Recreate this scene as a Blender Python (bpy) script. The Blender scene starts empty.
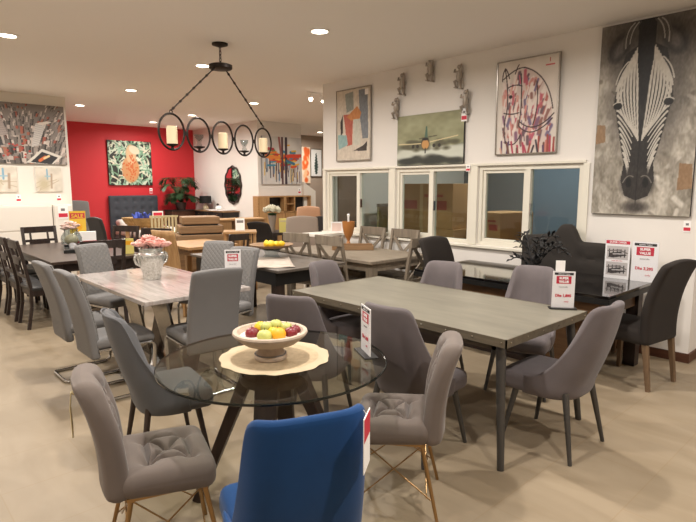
EXPO = 0.04
LAMP = 44.0
import bpy, bmesh, math, random
import numpy as np
from mathutils import Vector, Matrix
random.seed(7)
PI = math.pi
sc = bpy.context.scene
C = sc.collection
H = 1.6; F = 540.0; PITCH = math.radians(8); HEAD = math.radians(42.8)
CZ = 3.11          # ceiling height
XW = 5.472         # face of the window wall

def G(px, py, z=0.0):
    """where the sight line of a survey point of the photograph meets the level z"""
    u = (px-348)/F; v = -(py-261)/F
    fw = Vector((math.sin(HEAD)*math.cos(PITCH), math.cos(HEAD)*math.cos(PITCH), -math.sin(PITCH)))
    r = Vector((math.cos(HEAD), -math.sin(HEAD), 0)); up = r.cross(fw)
    d = fw + u*r + v*up
    return Vector((0, 0, H)) + d*((z-H)/d.z)

def lin(c):
    return tuple((x/12.92 if x <= .04045 else ((x+.055)/1.055)**2.4) for x in [v/255 for v in c])

# ------------------------------------------------------------------ materials
def mat(name, col, rough=.6, metal=0., spec=.5, sheen=0., bump=0., bscale=200., var=0., vscale=6., emit=None, est=0., coat=0.):
    m = bpy.data.materials.new(name); m.use_nodes = True
    nt = m.node_tree; b = nt.nodes['Principled BSDF']
    c = lin(col)+(1,)
    b.inputs['Base Color'].default_value = c
    b.inputs['Roughness'].default_value = rough; b.inputs['Metallic'].default_value = metal
    b.inputs['Specular IOR Level'].default_value = spec
    if sheen: b.inputs['Sheen Weight'].default_value = sheen; b.inputs['Sheen Roughness'].default_value = .4
    if coat: b.inputs['Coat Weight'].default_value = coat; b.inputs['Coat Roughness'].default_value = .05
    if emit: b.inputs['Emission Color'].default_value = lin(emit)+(1,); b.inputs['Emission Strength'].default_value = est
    tc = nt.nodes.new('ShaderNodeTexCoord')
    if var:
        n = nt.nodes.new('ShaderNodeTexNoise'); n.inputs['Scale'].default_value = vscale; n.inputs['Detail'].default_value = 5
        nt.links.new(tc.outputs['Object'], n.inputs['Vector'])
        r = nt.nodes.new('ShaderNodeValToRGB')
        r.color_ramp.elements[0].position = .3; r.color_ramp.elements[1].position = .7
        r.color_ramp.elements[0].color = tuple(x*(1-var) for x in c[:3])+(1,)
        r.color_ramp.elements[1].color = tuple(min(1, x*(1+var)) for x in c[:3])+(1,)
        nt.links.new(n.outputs['Fac'], r.inputs['Fac']); nt.links.new(r.outputs['Color'], b.inputs['Base Color'])
    if bump:
        n = nt.nodes.new('ShaderNodeTexNoise'); n.inputs['Scale'].default_value = bscale; n.inputs['Detail'].default_value = 3
        nt.links.new(tc.outputs['Object'], n.inputs['Vector'])
        bp = nt.nodes.new('ShaderNodeBump'); bp.inputs['Strength'].default_value = bump; bp.inputs['Distance'].default_value = .004
        nt.links.new(n.outputs['Fac'], bp.inputs['Height']); nt.links.new(bp.outputs['Normal'], b.inputs['Normal'])
    return m

def wood(name, c1, c2, rough=.5, axis='Y', scale=9., stretch=14., coat=0., spec=.4):
    m = bpy.data.materials.new(name); m.use_nodes = True
    nt = m.node_tree; b = nt.nodes['Principled BSDF']
    b.inputs['Roughness'].default_value = rough; b.inputs['Specular IOR Level'].default_value = spec
    if coat: b.inputs['Coat Weight'].default_value = coat; b.inputs['Coat Roughness'].default_value = .06
    tc = nt.nodes.new('ShaderNodeTexCoord'); mp = nt.nodes.new('ShaderNodeMapping')
    s = [stretch]*3; s['XYZ'.index(axis)] = 1.0
    mp.inputs['Scale'].default_value = s
    n = nt.nodes.new('ShaderNodeTexNoise'); n.inputs['Scale'].default_value = scale/4; n.inputs['Detail'].default_value = 8; n.inputs['Roughness'].default_value = .65
    r = nt.nodes.new('ShaderNodeValToRGB'); r.color_ramp.elements[0].position = .32; r.color_ramp.elements[1].position = .68
    r.color_ramp.elements[0].color = lin(c1)+(1,); r.color_ramp.elements[1].color = lin(c2)+(1,)
    L = nt.links.new
    L(tc.outputs['Object'], mp.inputs['Vector']); L(mp.outputs['Vector'], n.inputs['Vector']); L(n.outputs['Fac'], r.inputs['Fac']); L(r.outputs['Color'], b.inputs['Base Color'])
    bp = nt.nodes.new('ShaderNodeBump'); bp.inputs['Strength'].default_value = .15; bp.inputs['Distance'].default_value = .003
    L(n.outputs['Fac'], bp.inputs['Height']); L(bp.outputs['Normal'], b.inputs['Normal'])
    return m

def quilt_mat(name, col, period=.05):
    """woven fabric with diamond stitching pressed into it"""
    m = mat(name, col, .85, spec=.25, sheen=.1)
    nt = m.node_tree; b = nt.nodes['Principled BSDF']; L = nt.links.new
    tc = nt.nodes.new('ShaderNodeTexCoord'); sx = nt.nodes.new('ShaderNodeSeparateXYZ'); L(tc.outputs['Object'], sx.inputs[0])
    def mth(op, a, b2=None):
        n = nt.nodes.new('ShaderNodeMath'); n.operation = op
        for i, q in enumerate((a, b2)):
            if q is None: continue
            if isinstance(q, (int, float)): n.inputs[i].default_value = q
            else: L(q, n.inputs[i])
        return n.outputs[0]
    k = PI/period
    s1 = mth('ABSOLUTE', mth('SINE', mth('MULTIPLY', mth('ADD', sx.outputs['X'], sx.outputs['Z']), k)))
    s2 = mth('ABSOLUTE', mth('SINE', mth('MULTIPLY', mth('SUBTRACT', sx.outputs['X'], sx.outputs['Z']), k)))
    h = mth('POWER', mth('MULTIPLY', s1, s2), .4)
    bp = nt.nodes.new('ShaderNodeBump'); bp.inputs['Strength'].default_value = .6; bp.inputs['Distance'].default_value = .008
    L(h, bp.inputs['Height']); L(bp.outputs['Normal'], b.inputs['Normal'])
    return m

def glass_mat(name, tint=(235, 243, 240), gloss=1.0, base=.05):
    m = bpy.data.materials.new(name); m.use_nodes = True
    nt = m.node_tree; nt.nodes.clear(); L = nt.links.new
    o = nt.nodes.new('ShaderNodeOutputMaterial'); mx = nt.nodes.new('ShaderNodeMixShader')
    t = nt.nodes.new('ShaderNodeBsdfTransparent'); t.inputs['Color'].default_value = lin(tint)+(1,)
    g = nt.nodes.new('ShaderNodeBsdfGlossy'); g.inputs['Roughness'].default_value = .02
    fr = nt.nodes.new('ShaderNodeFresnel'); fr.inputs['IOR'].default_value = 1.5
    mu = nt.nodes.new('ShaderNodeMath'); mu.operation = 'MULTIPLY'; mu.inputs[1].default_value = gloss
    ge = nt.nodes.new('ShaderNodeNewGeometry'); mf = nt.nodes.new('ShaderNodeMath'); mf.operation = 'SUBTRACT'; mf.inputs[0].default_value = 1.0
    m2 = nt.nodes.new('ShaderNodeMath'); m2.operation = 'MULTIPLY'
    L(fr.outputs[0], mu.inputs[0]); L(ge.outputs['Backfacing'], mf.inputs[1]); L(mu.outputs[0], m2.inputs[0]); L(mf.outputs[0], m2.inputs[1])
    L(m2.outputs[0], mx.inputs[0]); L(t.outputs[0], mx.inputs[1]); L(g.outputs[0], mx.inputs[2]); L(mx.outputs[0], o.inputs[0])
    return m

def marble_mat():
    m = bpy.data.materials.new('veined_marble'); m.use_nodes = True
    nt = m.node_tree; b = nt.nodes['Principled BSDF']; L = nt.links.new
    b.inputs['Roughness'].default_value = .12
    tc = nt.nodes.new('ShaderNodeTexCoord'); mp = nt.nodes.new('ShaderNodeMapping'); mp.inputs['Rotation'].default_value = (0, 0, .25); mp.inputs['Scale'].default_value = (3.0, .45, 1)
    n = nt.nodes.new('ShaderNodeTexNoise'); n.inputs['Scale'].default_value = 2.2; n.inputs['Detail'].default_value = 9; n.inputs['Roughness'].default_value = .6; n.inputs['Distortion'].default_value = 1.2
    r = nt.nodes.new('ShaderNodeValToRGB'); e = r.color_ramp.elements
    e[0].position = .3; e[0].color = lin((122, 116, 112))+(1,); e[1].position = .75; e[1].color = lin((182, 176, 171))+(1,)
    x = e.new(.42); x.color = lin((166, 156, 150))+(1,)
    x = e.new(.5); x.color = lin((180, 172, 167))+(1,)
    x = e.new(.56); x.color = lin((160, 152, 147))+(1,)
    L(tc.outputs['Object'], mp.inputs[0]); L(mp.outputs[0], n.inputs['Vector']); L(n.outputs['Fac'], r.inputs[0]); L(r.outputs[0], b.inputs['Base Color'])
    return m

def floor_mat():
    m = bpy.data.materials.new('beige_vinyl_planks'); m.use_nodes = True
    nt = m.node_tree; b = nt.nodes['Principled BSDF']; L = nt.links.new
    tc = nt.nodes.new('ShaderNodeTexCoord'); mp = nt.nodes.new('ShaderNodeMapping')
    br = nt.nodes.new('ShaderNodeTexBrick'); br.inputs['Scale'].default_value = 1.0
    br.inputs['Brick Width'].default_value = .9; br.inputs['Row Height'].default_value = .45; br.inputs['Mortar Size'].default_value = .003
    br.inputs['Color1'].default_value = lin((158, 142, 120))+(1,); br.inputs['Color2'].default_value = lin((152, 137, 115))+(1,); br.inputs['Mortar'].default_value = lin((152, 134, 109))+(1,)
    n = nt.nodes.new('ShaderNodeTexNoise'); n.inputs['Scale'].default_value = 1.6; n.inputs['Detail'].default_value = 6; n.inputs['Distortion'].default_value = .8
    mp.inputs['Scale'].default_value = (3, 1, 1)
    mx = nt.nodes.new('ShaderNodeMix'); mx.data_type = 'RGBA'; mx.blend_type = 'MULTIPLY'; mx.inputs['Factor'].default_value = .8
    r = nt.nodes.new('ShaderNodeValToRGB'); r.color_ramp.elements[0].color = (.8, .78, .74, 1); r.color_ramp.elements[1].color = (1, 1, 1, 1)
    r.color_ramp.elements[0].position = .35; r.color_ramp.elements[1].position = .65
    L(tc.outputs['Object'], br.inputs['Vector']); L(tc.outputs['Object'], mp.inputs[0]); L(mp.outputs[0], n.inputs['Vector'])
    L(n.outputs['Fac'], r.inputs[0]); L(br.outputs['Color'], mx.inputs['A']); L(r.outputs[0], mx.inputs['B']); L(mx.outputs['Result'], b.inputs['Base Color'])
    b.inputs['Roughness'].default_value = .42; b.inputs['Specular IOR Level'].default_value = .35
    return m

M = dict(
    wall=mat('white_wall_paint', (228, 223, 217), .8, var=.02, vscale=2), wall2=mat('bright_white_panel', (228, 222, 212), .6),
    ceiling=mat('ceiling_paint', (244, 240, 236), .9), red=mat('red_wall_paint', (204, 44, 52), .6, bump=.1, bscale=30),
    taupe=mat('taupe_wall_paint', (165, 148, 132), .8), blue_wall=mat('blue_wall_paint', (104, 124, 142), .8),
    floor=floor_mat(), skirting=wood('brown_skirting', (70, 42, 30), (96, 60, 42), .5), frame=mat('white_window_frame', (225, 220, 206), .45),
    glass=glass_mat('window_glass', (225, 232, 230), 1.3), tglass=glass_mat('table_glass', (226, 229, 225), .9), edge=mat('glass_edge', (12, 18, 16), .15),
    cglass=glass_mat('clear_glass', (232, 236, 236), 1.6),
    mauve=mat('grey_mauve_fabric', (104, 97, 98), .9, spec=.2, sheen=.12, bump=.25, bscale=260, var=.06, vscale=9),
    grey=mat('mid_grey_fabric', (115, 113, 112), .85, spec=.25, sheen=.12, bump=.2, bscale=260, var=.04), greyq=quilt_mat('quilted_grey_fabric', (122, 120, 118)),
    slate=mat('slate_grey_fabric', (94, 94, 96), .9, spec=.2, sheen=.15, bump=.2, bscale=260, var=.06),
    taupev=mat('taupe_velvet', (108, 98, 92), .8, spec=.2, sheen=.2, var=.06, vscale=7), blue=mat('blue_velvet', (15, 60, 110), .75, spec=.25, sheen=.15, var=.1, vscale=5),
    dkfab=mat('dark_brown_fabric', (46, 41, 38), .85, spec=.2, sheen=.04, bump=.2, bscale=200), dkleather=mat('dark_leather', (44, 42, 42), .45),
    setfab=mat('settee_fabric', (54, 50, 47), .85, spec=.2, bump=.2, bscale=200), bed=mat('charcoal_tufted_fabric', (58, 62, 70), .8, sheen=.2), tan=mat('tan_leather', (170, 128, 96), .6), greige=mat('greige_fabric', (150, 136, 124), .9),
    gold=mat('brushed_gold', (164, 132, 92), .32, 1.), chrome=mat('chrome', (200, 200, 200), .12, 1.), steel=mat('brushed_silver', (170, 165, 158), .22, 1.),
    bronze=mat('brown_mirror_panel', (70, 58, 50), .15, .6), gunmetal=mat('gunmetal_legs', (82, 80, 78), .4, .6), rivet=mat('rivet', (190, 185, 172), .25, 1.),
    iron=mat('wrought_iron', (42, 34, 30), .5, .6), black=mat('black_plastic', (18, 18, 18), .4), gblack=mat('gloss_black_top', (14, 12, 12), .08, spec=.9, coat=.5),
    cement=wood('grey_green_top', (110, 106, 95), (129, 124, 111), .38, 'Y', 7, 5), trimw=wood('dark_metal_edge', (84, 76, 64), (104, 95, 80), .4),
    dkleg=wood('dark_stained_leg', (40, 30, 26), (58, 44, 37), .45, 'Z'), walnut=wood('dark_walnut', (58, 46, 40), (80, 66, 58), .35, 'Y'), walnutx=wood('dark_walnut_frame', (40, 31, 28), (58, 46, 41), .4, 'Z'),
    grwood=wood('weathered_grey_wood', (118, 106, 92), (146, 134, 118), .6, 'Y'), grwoodd=wood('dark_grey_wood', (84, 77, 70), (108, 100, 92), .45, 'Y'), grwoodz=wood('weathered_grey_frame', (112, 101, 88), (140, 128, 112), .6, 'Z'),
    oak=wood('honey_oak', (150, 112, 72), (184, 146, 100), .5, 'X'), oakz=wood('honey_oak_upright', (150, 112, 72), (184, 146, 100), .5, 'Z'), oakd=wood('rustic_oak', (118, 90, 62), (150, 118, 84), .6, 'X'),
    legwood=wood('grey_brown_leg', (98, 78, 58), (124, 100, 76), .6, 'Z'), aprwood=wood('mid_brown_apron', (96, 70, 48), (120, 90, 62), .5, 'Y'),
    marble=marble_mat(), raffia=mat('raffia_weave', (184, 164, 132), .9, bump=.6, bscale=90, var=.12, vscale=40), rafrim=mat('raffia_border', (190, 173, 144), .9, bump=.6, bscale=120),
    bowl=mat('whitewashed_wood', (180, 162, 144), .7, var=.12, vscale=25), bowlin=mat('bowl_glaze', (226, 218, 208), .5),
    fred=mat('red_apple', (122, 34, 42), .35, var=.25, vscale=20), fyel=mat('yellow_fruit', (226, 190, 40), .4, var=.08), fgrn=mat('green_fruit', (184, 188, 104), .4, var=.1, vscale=18), forg=mat('orange_fruit', (232, 168, 30), .45, var=.06), stalk=mat('stalk', (70, 50, 30), .8),
    mosaic=mat('silver_mosaic_glass', (206, 206, 200), .2, .75, bump=1., bscale=60, var=.3, vscale=60), pink=mat('pink_petals', (232, 178, 168), .8, var=.1, vscale=30), palepink=mat('pale_pink_petals', (230, 206, 196), .8), runner=mat('grey_beige_linen', (176, 164, 152), .9, var=.12, vscale=14), whitefl=mat('cream_petals', (214, 210, 190), .8, var=.1, vscale=40),
    leaf=mat('palm_leaf', (44, 70, 40), .5, var=.3, vscale=12), dleaf=mat('black_leaf', (26, 24, 24), .6), stem=mat('brown_stem', (74, 52, 36), .8), pot=mat('dark_pot', (58, 40, 36), .5),
    candle=mat('cream_candle', (226, 206, 170), .5, spec=.4), paper=mat('white_paper', (244, 242, 240), .5), sred=mat('sign_red', (200, 44, 66), .5), sblack=mat('sign_black', (30, 28, 30), .5), syel=mat('sign_yellow', (232, 190, 60), .5), sgrey=mat('print_grey', (120, 118, 118), .6),
    acrylic=glass_mat('clear_acrylic', (252, 252, 253), .6), card=mat('cardboard', (168, 128, 84), .85, var=.05), tape=mat('tape', (190, 160, 118), .5), cprint=mat('carton_print', (150, 62, 44), .8),
    wicker=wood('wicker', (150, 116, 74), (196, 162, 112), .8, 'X', 30, 2), sheet=mat('white_bed_linen', (232, 226, 220), .9), shade=mat('black_lamp_shade', (22, 20, 20), .8), ceramic=mat('cream_ceramic', (208, 192, 160), .35),
    mirror=mat('mirror_glass', (215, 215, 215), .03, 1.), silver=mat('antique_silver', (168, 160, 150), .4, .7, bump=.5, bscale=80), lens=mat('lamp_lens', (255, 246, 228), .5, emit=(255, 240, 214), est=14.),
    yellow=mat('pale_yellow_card', (222, 208, 120), .7), bluecloth=mat('blue_wrap', (48, 70, 160), .6), amber=mat('amber_wood', (170, 112, 58), .4, var=.1), plaster=mat('pale_plaster', (214, 186, 174), .7),
    darkbox=mat('cubby_black', (24, 20, 20), .4), cream=mat('cream_yarn', (208, 192, 150), .9), dusk=mat('dusky_wall', (120, 122, 124), .8), beigeboard=mat('beige_board', (170, 156, 112), .8),
)

# ------------------------------------------------------------------ mesh tools
class MB:
    def __init__(s): s.b = bmesh.new(); s.fm = 0
    def _f(s, vs):
        try:
            f = s.b.faces.new(vs); f.material_index = s.fm; return f
        except ValueError: return None
    def box(s, lo, hi, T=None, taper=1.0):
        cx, cy = (lo[0]+hi[0])/2, (lo[1]+hi[1])/2
        v = []
        for z in (0, 1):
            for (x, y) in ((0, 0), (1, 0), (1, 1), (0, 1)):
                p = Vector((hi[0] if x else lo[0], hi[1] if y else lo[1], hi[2] if z else lo[2]))
                if not z and taper != 1.0: p.x = cx+(p.x-cx)*taper; p.y = cy+(p.y-cy)*taper
                if T: p = T @ p
                v.append(s.b.verts.new(p))
        for q in ((3, 2, 1, 0), (4, 5, 6, 7), (0, 1, 5, 4), (1, 2, 6, 5), (2, 3, 7, 6), (3, 0, 4, 7)): s._f([v[i] for i in q])
        return s
    def bar(s, a, b, w, d, w2=None, d2=None, side=(1, 0, 0)):
        """straight bar from a to b, w wide along side, d deep"""
        a, b = Vector(a), Vector(b); t = (b-a).normalized(); sd = Vector(side); sd = (sd-t*sd.dot(t)).normalized(); n = t.cross(sd)
        w2 = w2 or w; d2 = d2 or d; v = []
        for p, ww, dd in ((a, w, d), (b, w2, d2)):
            for i, j in ((-1, -1), (1, -1), (1, 1), (-1, 1)): v.append(s.b.verts.new(p+sd*(i*ww/2)+n*(j*dd/2)))
        for q in ((3, 2, 1, 0), (4, 5, 6, 7), (0, 1, 5, 4), (1, 2, 6, 5), (2, 3, 7, 6), (3, 0, 4, 7)): s._f([v[i] for i in q])
        return s
    def tube(s, pts, r, seg=10, closed=False, flat=1.0):
        P = [Vector(p) for p in pts]; n = len(P); R = r if isinstance(r, (list, tuple)) else [r]*n
        rings = []; up = None
        for i in range(n):
            if closed: t = (P[(i+1) % n]-P[i-1]).normalized()
            else: t = (P[min(i+1, n-1)]-P[max(i-1, 0)]).normalized()
            if up is None:
                up = Vector((0, 0, 1)) if abs(t.z) < .9 else Vector((1, 0, 0))
            up = (up-t*up.dot(t)).normalized(); sd = t.cross(up)
            rings.append([s.b.verts.new(P[i]+(up*math.cos(2*PI*k/seg)*flat+sd*math.sin(2*PI*k/seg))*R[i]) for k in range(seg)])
        m = n if closed else n-1
        for i in range(m):
            a, b = rings[i], rings[(i+1) % n]
            for k in range(seg): s._f((a[k], b[k], b[(k+1) % seg], a[(k+1) % seg]))
        if not closed: s._f(rings[0]); s._f(rings[-1][::-1])
        return s
    def lathe(s, prof, c=(0, 0, 0), seg=28, sx=1., sy=1.):
        c = Vector(c); rings = []
        for r, z in prof:
            if r < 1e-5: rings.append([s.b.verts.new(c+Vector((0, 0, z)))])
            else: rings.append([s.b.verts.new(c+Vector((r*sx*math.cos(2*PI*k/seg), r*sy*math.sin(2*PI*k/seg), z))) for k in range(seg)])
        for a, b in zip(rings, rings[1:]):
            for k in range(seg):
                k2 = (k+1) % seg
                if len(a) == 1 and len(b) == 1: continue
                if len(a) == 1: s._f((a[0], b[k2], b[k]))
                elif len(b) == 1: s._f((a[k], a[k2], b[0]))
                else: s._f((a[k], a[k2], b[k2], b[k]))
        if len(rings[0]) > 1: s._f(rings[0][::-1])
        if len(rings[-1]) > 1: s._f(rings[-1])
        return s
    def ball(s, c, r, sz=1., seg=14, jit=0.):
        n = seg//2
        return s.lathe([(r*math.sin(PI*i/n), -r*sz*math.cos(PI*i/n)) for i in range(n+1)], c, seg)
    def rbox(s, c, h, r, n=4, fn=None, T=None):
        """soft box: half sizes h, corner radius r, n inner cells, fn bends or tufts it"""
        c = Vector(c); r = min(r, min(h)*.999); vd = {}
        def ax(a, m):
            inner = [-(a-r)+2*(a-r)*i/m for i in range(m+1)]
            return [-a, -a+r*.12, -a+r*.5]+inner+[a-r*.5, a-r*.12, a]
        nn = n if isinstance(n, (list, tuple)) else (n, n, n)
        A = [ax(h[i], nn[i]) for i in range(3)]
        def V(p):
            k = tuple(round(x, 5) for x in p)
            if k not in vd:
                q = Vector(p); i = Vector([max(-(h[j]-r), min(h[j]-r, q[j])) for j in range(3)]); d = q-i
                if d.length > 1e-9: q = i+d.normalized()*r
                if fn: q = fn(q)
                q = q+c
                if T: q = T @ q
                vd[k] = s.b.verts.new(q)
            return vd[k]
        for a in range(3):
            u, w = (a+1) % 3, (a+2) % 3
            for sg in (-1, 1):
                for i in range(len(A[u])-1):
                    for j in range(len(A[w])-1):
                        q = []
                        for (ii, jj) in ((i, j), (i+1, j), (i+1, j+1), (i, j+1)):
                            p = [0, 0, 0]; p[a] = sg*h[a]; p[u] = A[u][ii]; p[w] = A[w][jj]; q.append(V(p))
                        s._f(q if sg > 0 else q[::-1])
        return s
    def grid(s, f, nu, nv):
        g = [[s.b.verts.new(f(i/nu, j/nv)) for j in range(nv+1)] for i in range(nu+1)]
        for i in range(nu):
            for j in range(nv): s._f((g[i][j], g[i+1][j], g[i+1][j+1], g[i][j+1]))
        return s
    def prism(s, pts, z0, z1, T=None):
        a = [s.b.verts.new((T @ Vector((x, y, z0))) if T else (x, y, z0)) for x, y in pts]
        b = [s.b.verts.new((T @ Vector((x, y, z1))) if T else (x, y, z1)) for x, y in pts]
        s._f(a[::-1]); s._f(b); n = len(pts)
        for i in range(n): s._f((a[i], a[(i+1) % n], b[(i+1) % n], b[i]))
        return s
    def build(s, name, m, parent=None, smooth=True, loc=(0, 0, 0), rotz=0., bevel=0., sub=0, solid=0.):
        bmesh.ops.recalc_face_normals(s.b, faces=s.b.faces[:]) if not solid else None
        me = bpy.data.meshes.new(name); s.b.to_mesh(me); s.b.free()
        for x in (m if isinstance(m, (list, tuple)) else [m]): me.materials.append(M[x] if isinstance(x, str) else x)
        o = bpy.data.objects.new(name, me); C.objects.link(o)
        if smooth:
            me.polygons.foreach_set('use_smooth', [True]*len(me.polygons))
            try: me.set_sharp_from_angle(angle=math.radians(38))
            except Exception: pass
        if solid:
            q = o.modifiers.new('thick', 'SOLIDIFY'); q.thickness = solid; q.offset = 0
        if bevel:
            q = o.modifiers.new('soft', 'BEVEL'); q.width = bevel; q.segments = 2; q.limit_method = 'ANGLE'; q.angle_limit = math.radians(40)
        if sub:
            q = o.modifiers.new('sub', 'SUBSURF'); q.levels = sub; q.render_levels = sub
        o.location = loc; o.rotation_euler = (0, 0, rotz)
        if parent is not None: o.parent = parent
        return o

def tag(o, label=None, cat=None, group=None, kind=None):
    if label: o['label'] = label
    if cat: o['category'] = cat
    if group: o['group'] = group
    if kind: o['kind'] = kind
    return o
def thing(name, label, cat, loc=(0, 0, 0), rotz=0., group=None):
    o = bpy.data.objects.new(name, None); C.objects.link(o); o.empty_display_size = .1
    o.location = loc; o.rotation_euler = (0, 0, rotz)
    return tag(o, label, cat, group)
def struct(o): o['kind'] = 'structure'; return o
def dup(root, loc, rotz=0., label=None, group=None):
    r = root.copy(); C.objects.link(r); r.location = loc; r.rotation_euler = (0, 0, rotz)
    if label: r['label'] = label
    if group: r['group'] = group
    def kids(src, dst):
        for ch in src.children:
            c = ch.copy(); C.objects.link(c); c.parent = dst; kids(ch, c)
    kids(root, r)
    return r
D = math.radians
def Rm(axis, deg): return Matrix.Rotation(D(deg), 4, axis)
def Tr(x, y, z): return Matrix.Translation((x, y, z))

# ------------------------------------------------------------------ painted pictures
class Cv:
    def __init__(s, w, h, col):
        s.w, s.h = w, h; s.a = np.zeros((h+1, w+1, 3)); s.a[:] = col
        s.U, s.V = np.meshgrid(np.linspace(0, 1, w+1), np.linspace(0, 1, h+1)); s.asp = h/w
        s.rs = np.random.RandomState(3); s.mask = None
    def blend(s, m, col):
        m = np.clip(m, 0, 1)[..., None]
        if s.mask is not None: m = m*s.mask[..., None]
        s.a = s.a*(1-m)+np.array(col)*m
    def ell(s, cx, cy, rx, ry, col, ang=0., soft=.15):
        x = s.U-cx; y = (s.V-cy)*s.asp; c, n = math.cos(ang), math.sin(ang); ry *= s.asp
        d = np.sqrt(((x*c+y*n)/rx)**2+((-x*n+y*c)/ry)**2); s.blend((1-d)/soft+.5, col)
    def stroke(s, pts, wd, col, soft=.35):
        d = np.full(s.U.shape, 9.); n = len(pts)-1
        W = wd if isinstance(wd, (list, tuple)) else [wd]*(n+1)
        for i in range(n):
            (x0, y0), (x1, y1) = pts[i], pts[i+1]; y0 *= s.asp; y1 *= s.asp
            dx, dy = x1-x0, y1-y0; L2 = dx*dx+dy*dy+1e-12
            t = np.clip(((s.U-x0)*dx+(s.V*s.asp-y0)*dy)/L2, 0, 1)
            q = np.hypot(s.U-x0-t*dx, s.V*s.asp-y0-t*dy)/((W[i]*(1-t)+W[i+1]*t)/2+1e-6)
            d = np.minimum(d, q)
        s.blend((1-d)/soft+.5, col)
    def poly(s, pts, col):
        ins = np.zeros(s.U.shape, bool); n = len(pts)
        for i in range(n):
            (x0, y0), (x1, y1) = pts[i], pts[(i+1) % n]
            if y0 == y1: continue
            c = ((y0 > s.V) != (y1 > s.V)) & (s.U < (x1-x0)*(s.V-y0)/(y1-y0)+x0); ins ^= c
        s.blend(ins.astype(float), col)
    def clip(s, pts):
        s.mask = None; keep = s.a.copy(); s.a[:] = 0; s.poly(pts, (1, 1, 1)); k = s.a[..., 0].copy(); s.a = keep; s.mask = k
    def noise(s, amp, cells, tint=(1, 1, 1)):
        r = s.rs.rand(cells+2, cells+2); x = s.U*cells; y = s.V*cells; i = x.astype(int); j = y.astype(int); fx = x-i; fy = y-j
        n = (r[j, i]*(1-fx)+r[j, i+1]*fx)*(1-fy)+(r[j+1, i]*(1-fx)+r[j+1, i+1]*fx)*fy
        s.a = np.clip(s.a+((n-.5)*2*amp)[..., None]*np.array(tint), 0, 255)
    def curve(s, p0, p1, p2, wd, col, n=8, **k):
        P = []
        for i in range(n+1):
            t = i/n; P.append(((1-t)**2*p0[0]+2*t*(1-t)*p1[0]+t*t*p2[0], (1-t)**2*p0[1]+2*t*(1-t)*p1[1]+t*t*p2[1]))
        if isinstance(wd, tuple): wd = [wd[0]+(wd[1]-wd[0])*i/n for i in range(n+1)]
        s.stroke(P, wd, col, **k)
pm = bpy.data.materials.new('painted_canvas'); pm.use_nodes = True
_at = pm.node_tree.nodes.new('ShaderNodeAttribute'); _at.attribute_name = 'paint'
pm.node_tree.links.new(_at.outputs['Color'], pm.node_tree.nodes['Principled BSDF'].inputs['Base Color'])
pm.node_tree.nodes['Principled BSDF'].inputs['Roughness'].default_value = .55
M['paint'] = pm

def canvas_mesh(name, cv, w, h, t, side, parent, loc=(0, 0, 0)):
    """canvas standing in the local xz plane, face towards -y, thickness t behind it"""
    W, Hh = cv.w, cv.h; nv = (W+1)*(Hh+1)
    co = np.zeros((nv, 3)); co[:, 0] = (cv.U.ravel()-.5)*w; co[:, 2] = cv.V.ravel()*h; co[:, 1] = -t
    verts = co.tolist()
    faces = []
    for j in range(Hh):
        b0 = j*(W+1)
        for i in range(W): faces.append((b0+i, b0+i+1, b0+W+2+i, b0+W+1+i))
    nf = len(faces)
    k = nv; e = .0008
    for (x, z) in ((-w/2, 0), (w/2, 0), (w/2, h), (-w/2, h)): verts += [(x, -t+e, z), (x, 0, z)]
    for i in range(4): a = k+2*i; b = k+2*((i+1) % 4); faces.append((a, a+1, b+1, b))
    faces.append((k+1, k+3, k+5, k+7))
    me = bpy.data.meshes.new(name); me.from_pydata(verts, [], faces)
    me.materials.append(M['paint']); me.materials.append(M[side])
    me.polygons.foreach_set('material_index', [0]*nf+[1]*5)
    at = me.attributes.new('paint', 'FLOAT_COLOR', 'POINT')
    c = cv.a.reshape(-1, 3)/255; c = np.where(c <= .04045, c/12.92, ((c+.055)/1.055)**2.4)
    full = np.ones((len(verts), 4)); full[:nv, :3] = c; at.data.foreach_set('color', full.ravel().tolist())
    o = bpy.data.objects.new(name, me); C.objects.link(o); o.parent = parent; o.location = loc
    return o
def picture(name, label, cat, cv, w, h, t, loc, rotz, side='sgrey', frame=None, fw=.018, tilt=0., group=None):
    r = thing(name, label, cat, loc, rotz, group)
    if tilt: r.rotation_euler = (tilt, 0, rotz)
    canvas_mesh('canvas', cv, w, h, t, side, r)
    if frame:
        b = MB(); f = fw; y0 = -t-.008; y1 = -.002
        b.box((-w/2-f, y0, -f), (w/2+f, y1, 0)).box((-w/2-f, y0, h), (w/2+f, y1, h+f)).box((-w/2-f, y0, 0), (-w/2, y1, h)).box((w/2, y0, 0), (w/2+f, y1, h))
        b.build('picture_frame', frame, r, smooth=False)
    return r
_dg = bpy.context.evaluated_depsgraph_get
def text(s, size, m, parent, loc, name='lettering', bold=0., align='CENTER', rot=(PI/2, 0, 0)):
    cu = bpy.data.curves.new(name, 'FONT'); cu.body = s; cu.size = size; cu.align_x = align; cu.extrude = .0004; cu.offset = bold; cu.resolution_u = 3
    o = bpy.data.objects.new('tmp', cu); C.objects.link(o)
    me = bpy.data.meshes.new_from_object(o.evaluated_get(_dg())); me.name = name
    bpy.data.objects.remove(o)
    if not me.materials: me.materials.append(M[m])
    else: me.materials[0] = M[m]
    p = bpy.data.objects.new(name, me); C.objects.link(p); p.parent = parent; p.location = loc; p.rotation_euler = rot
    return p
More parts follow.
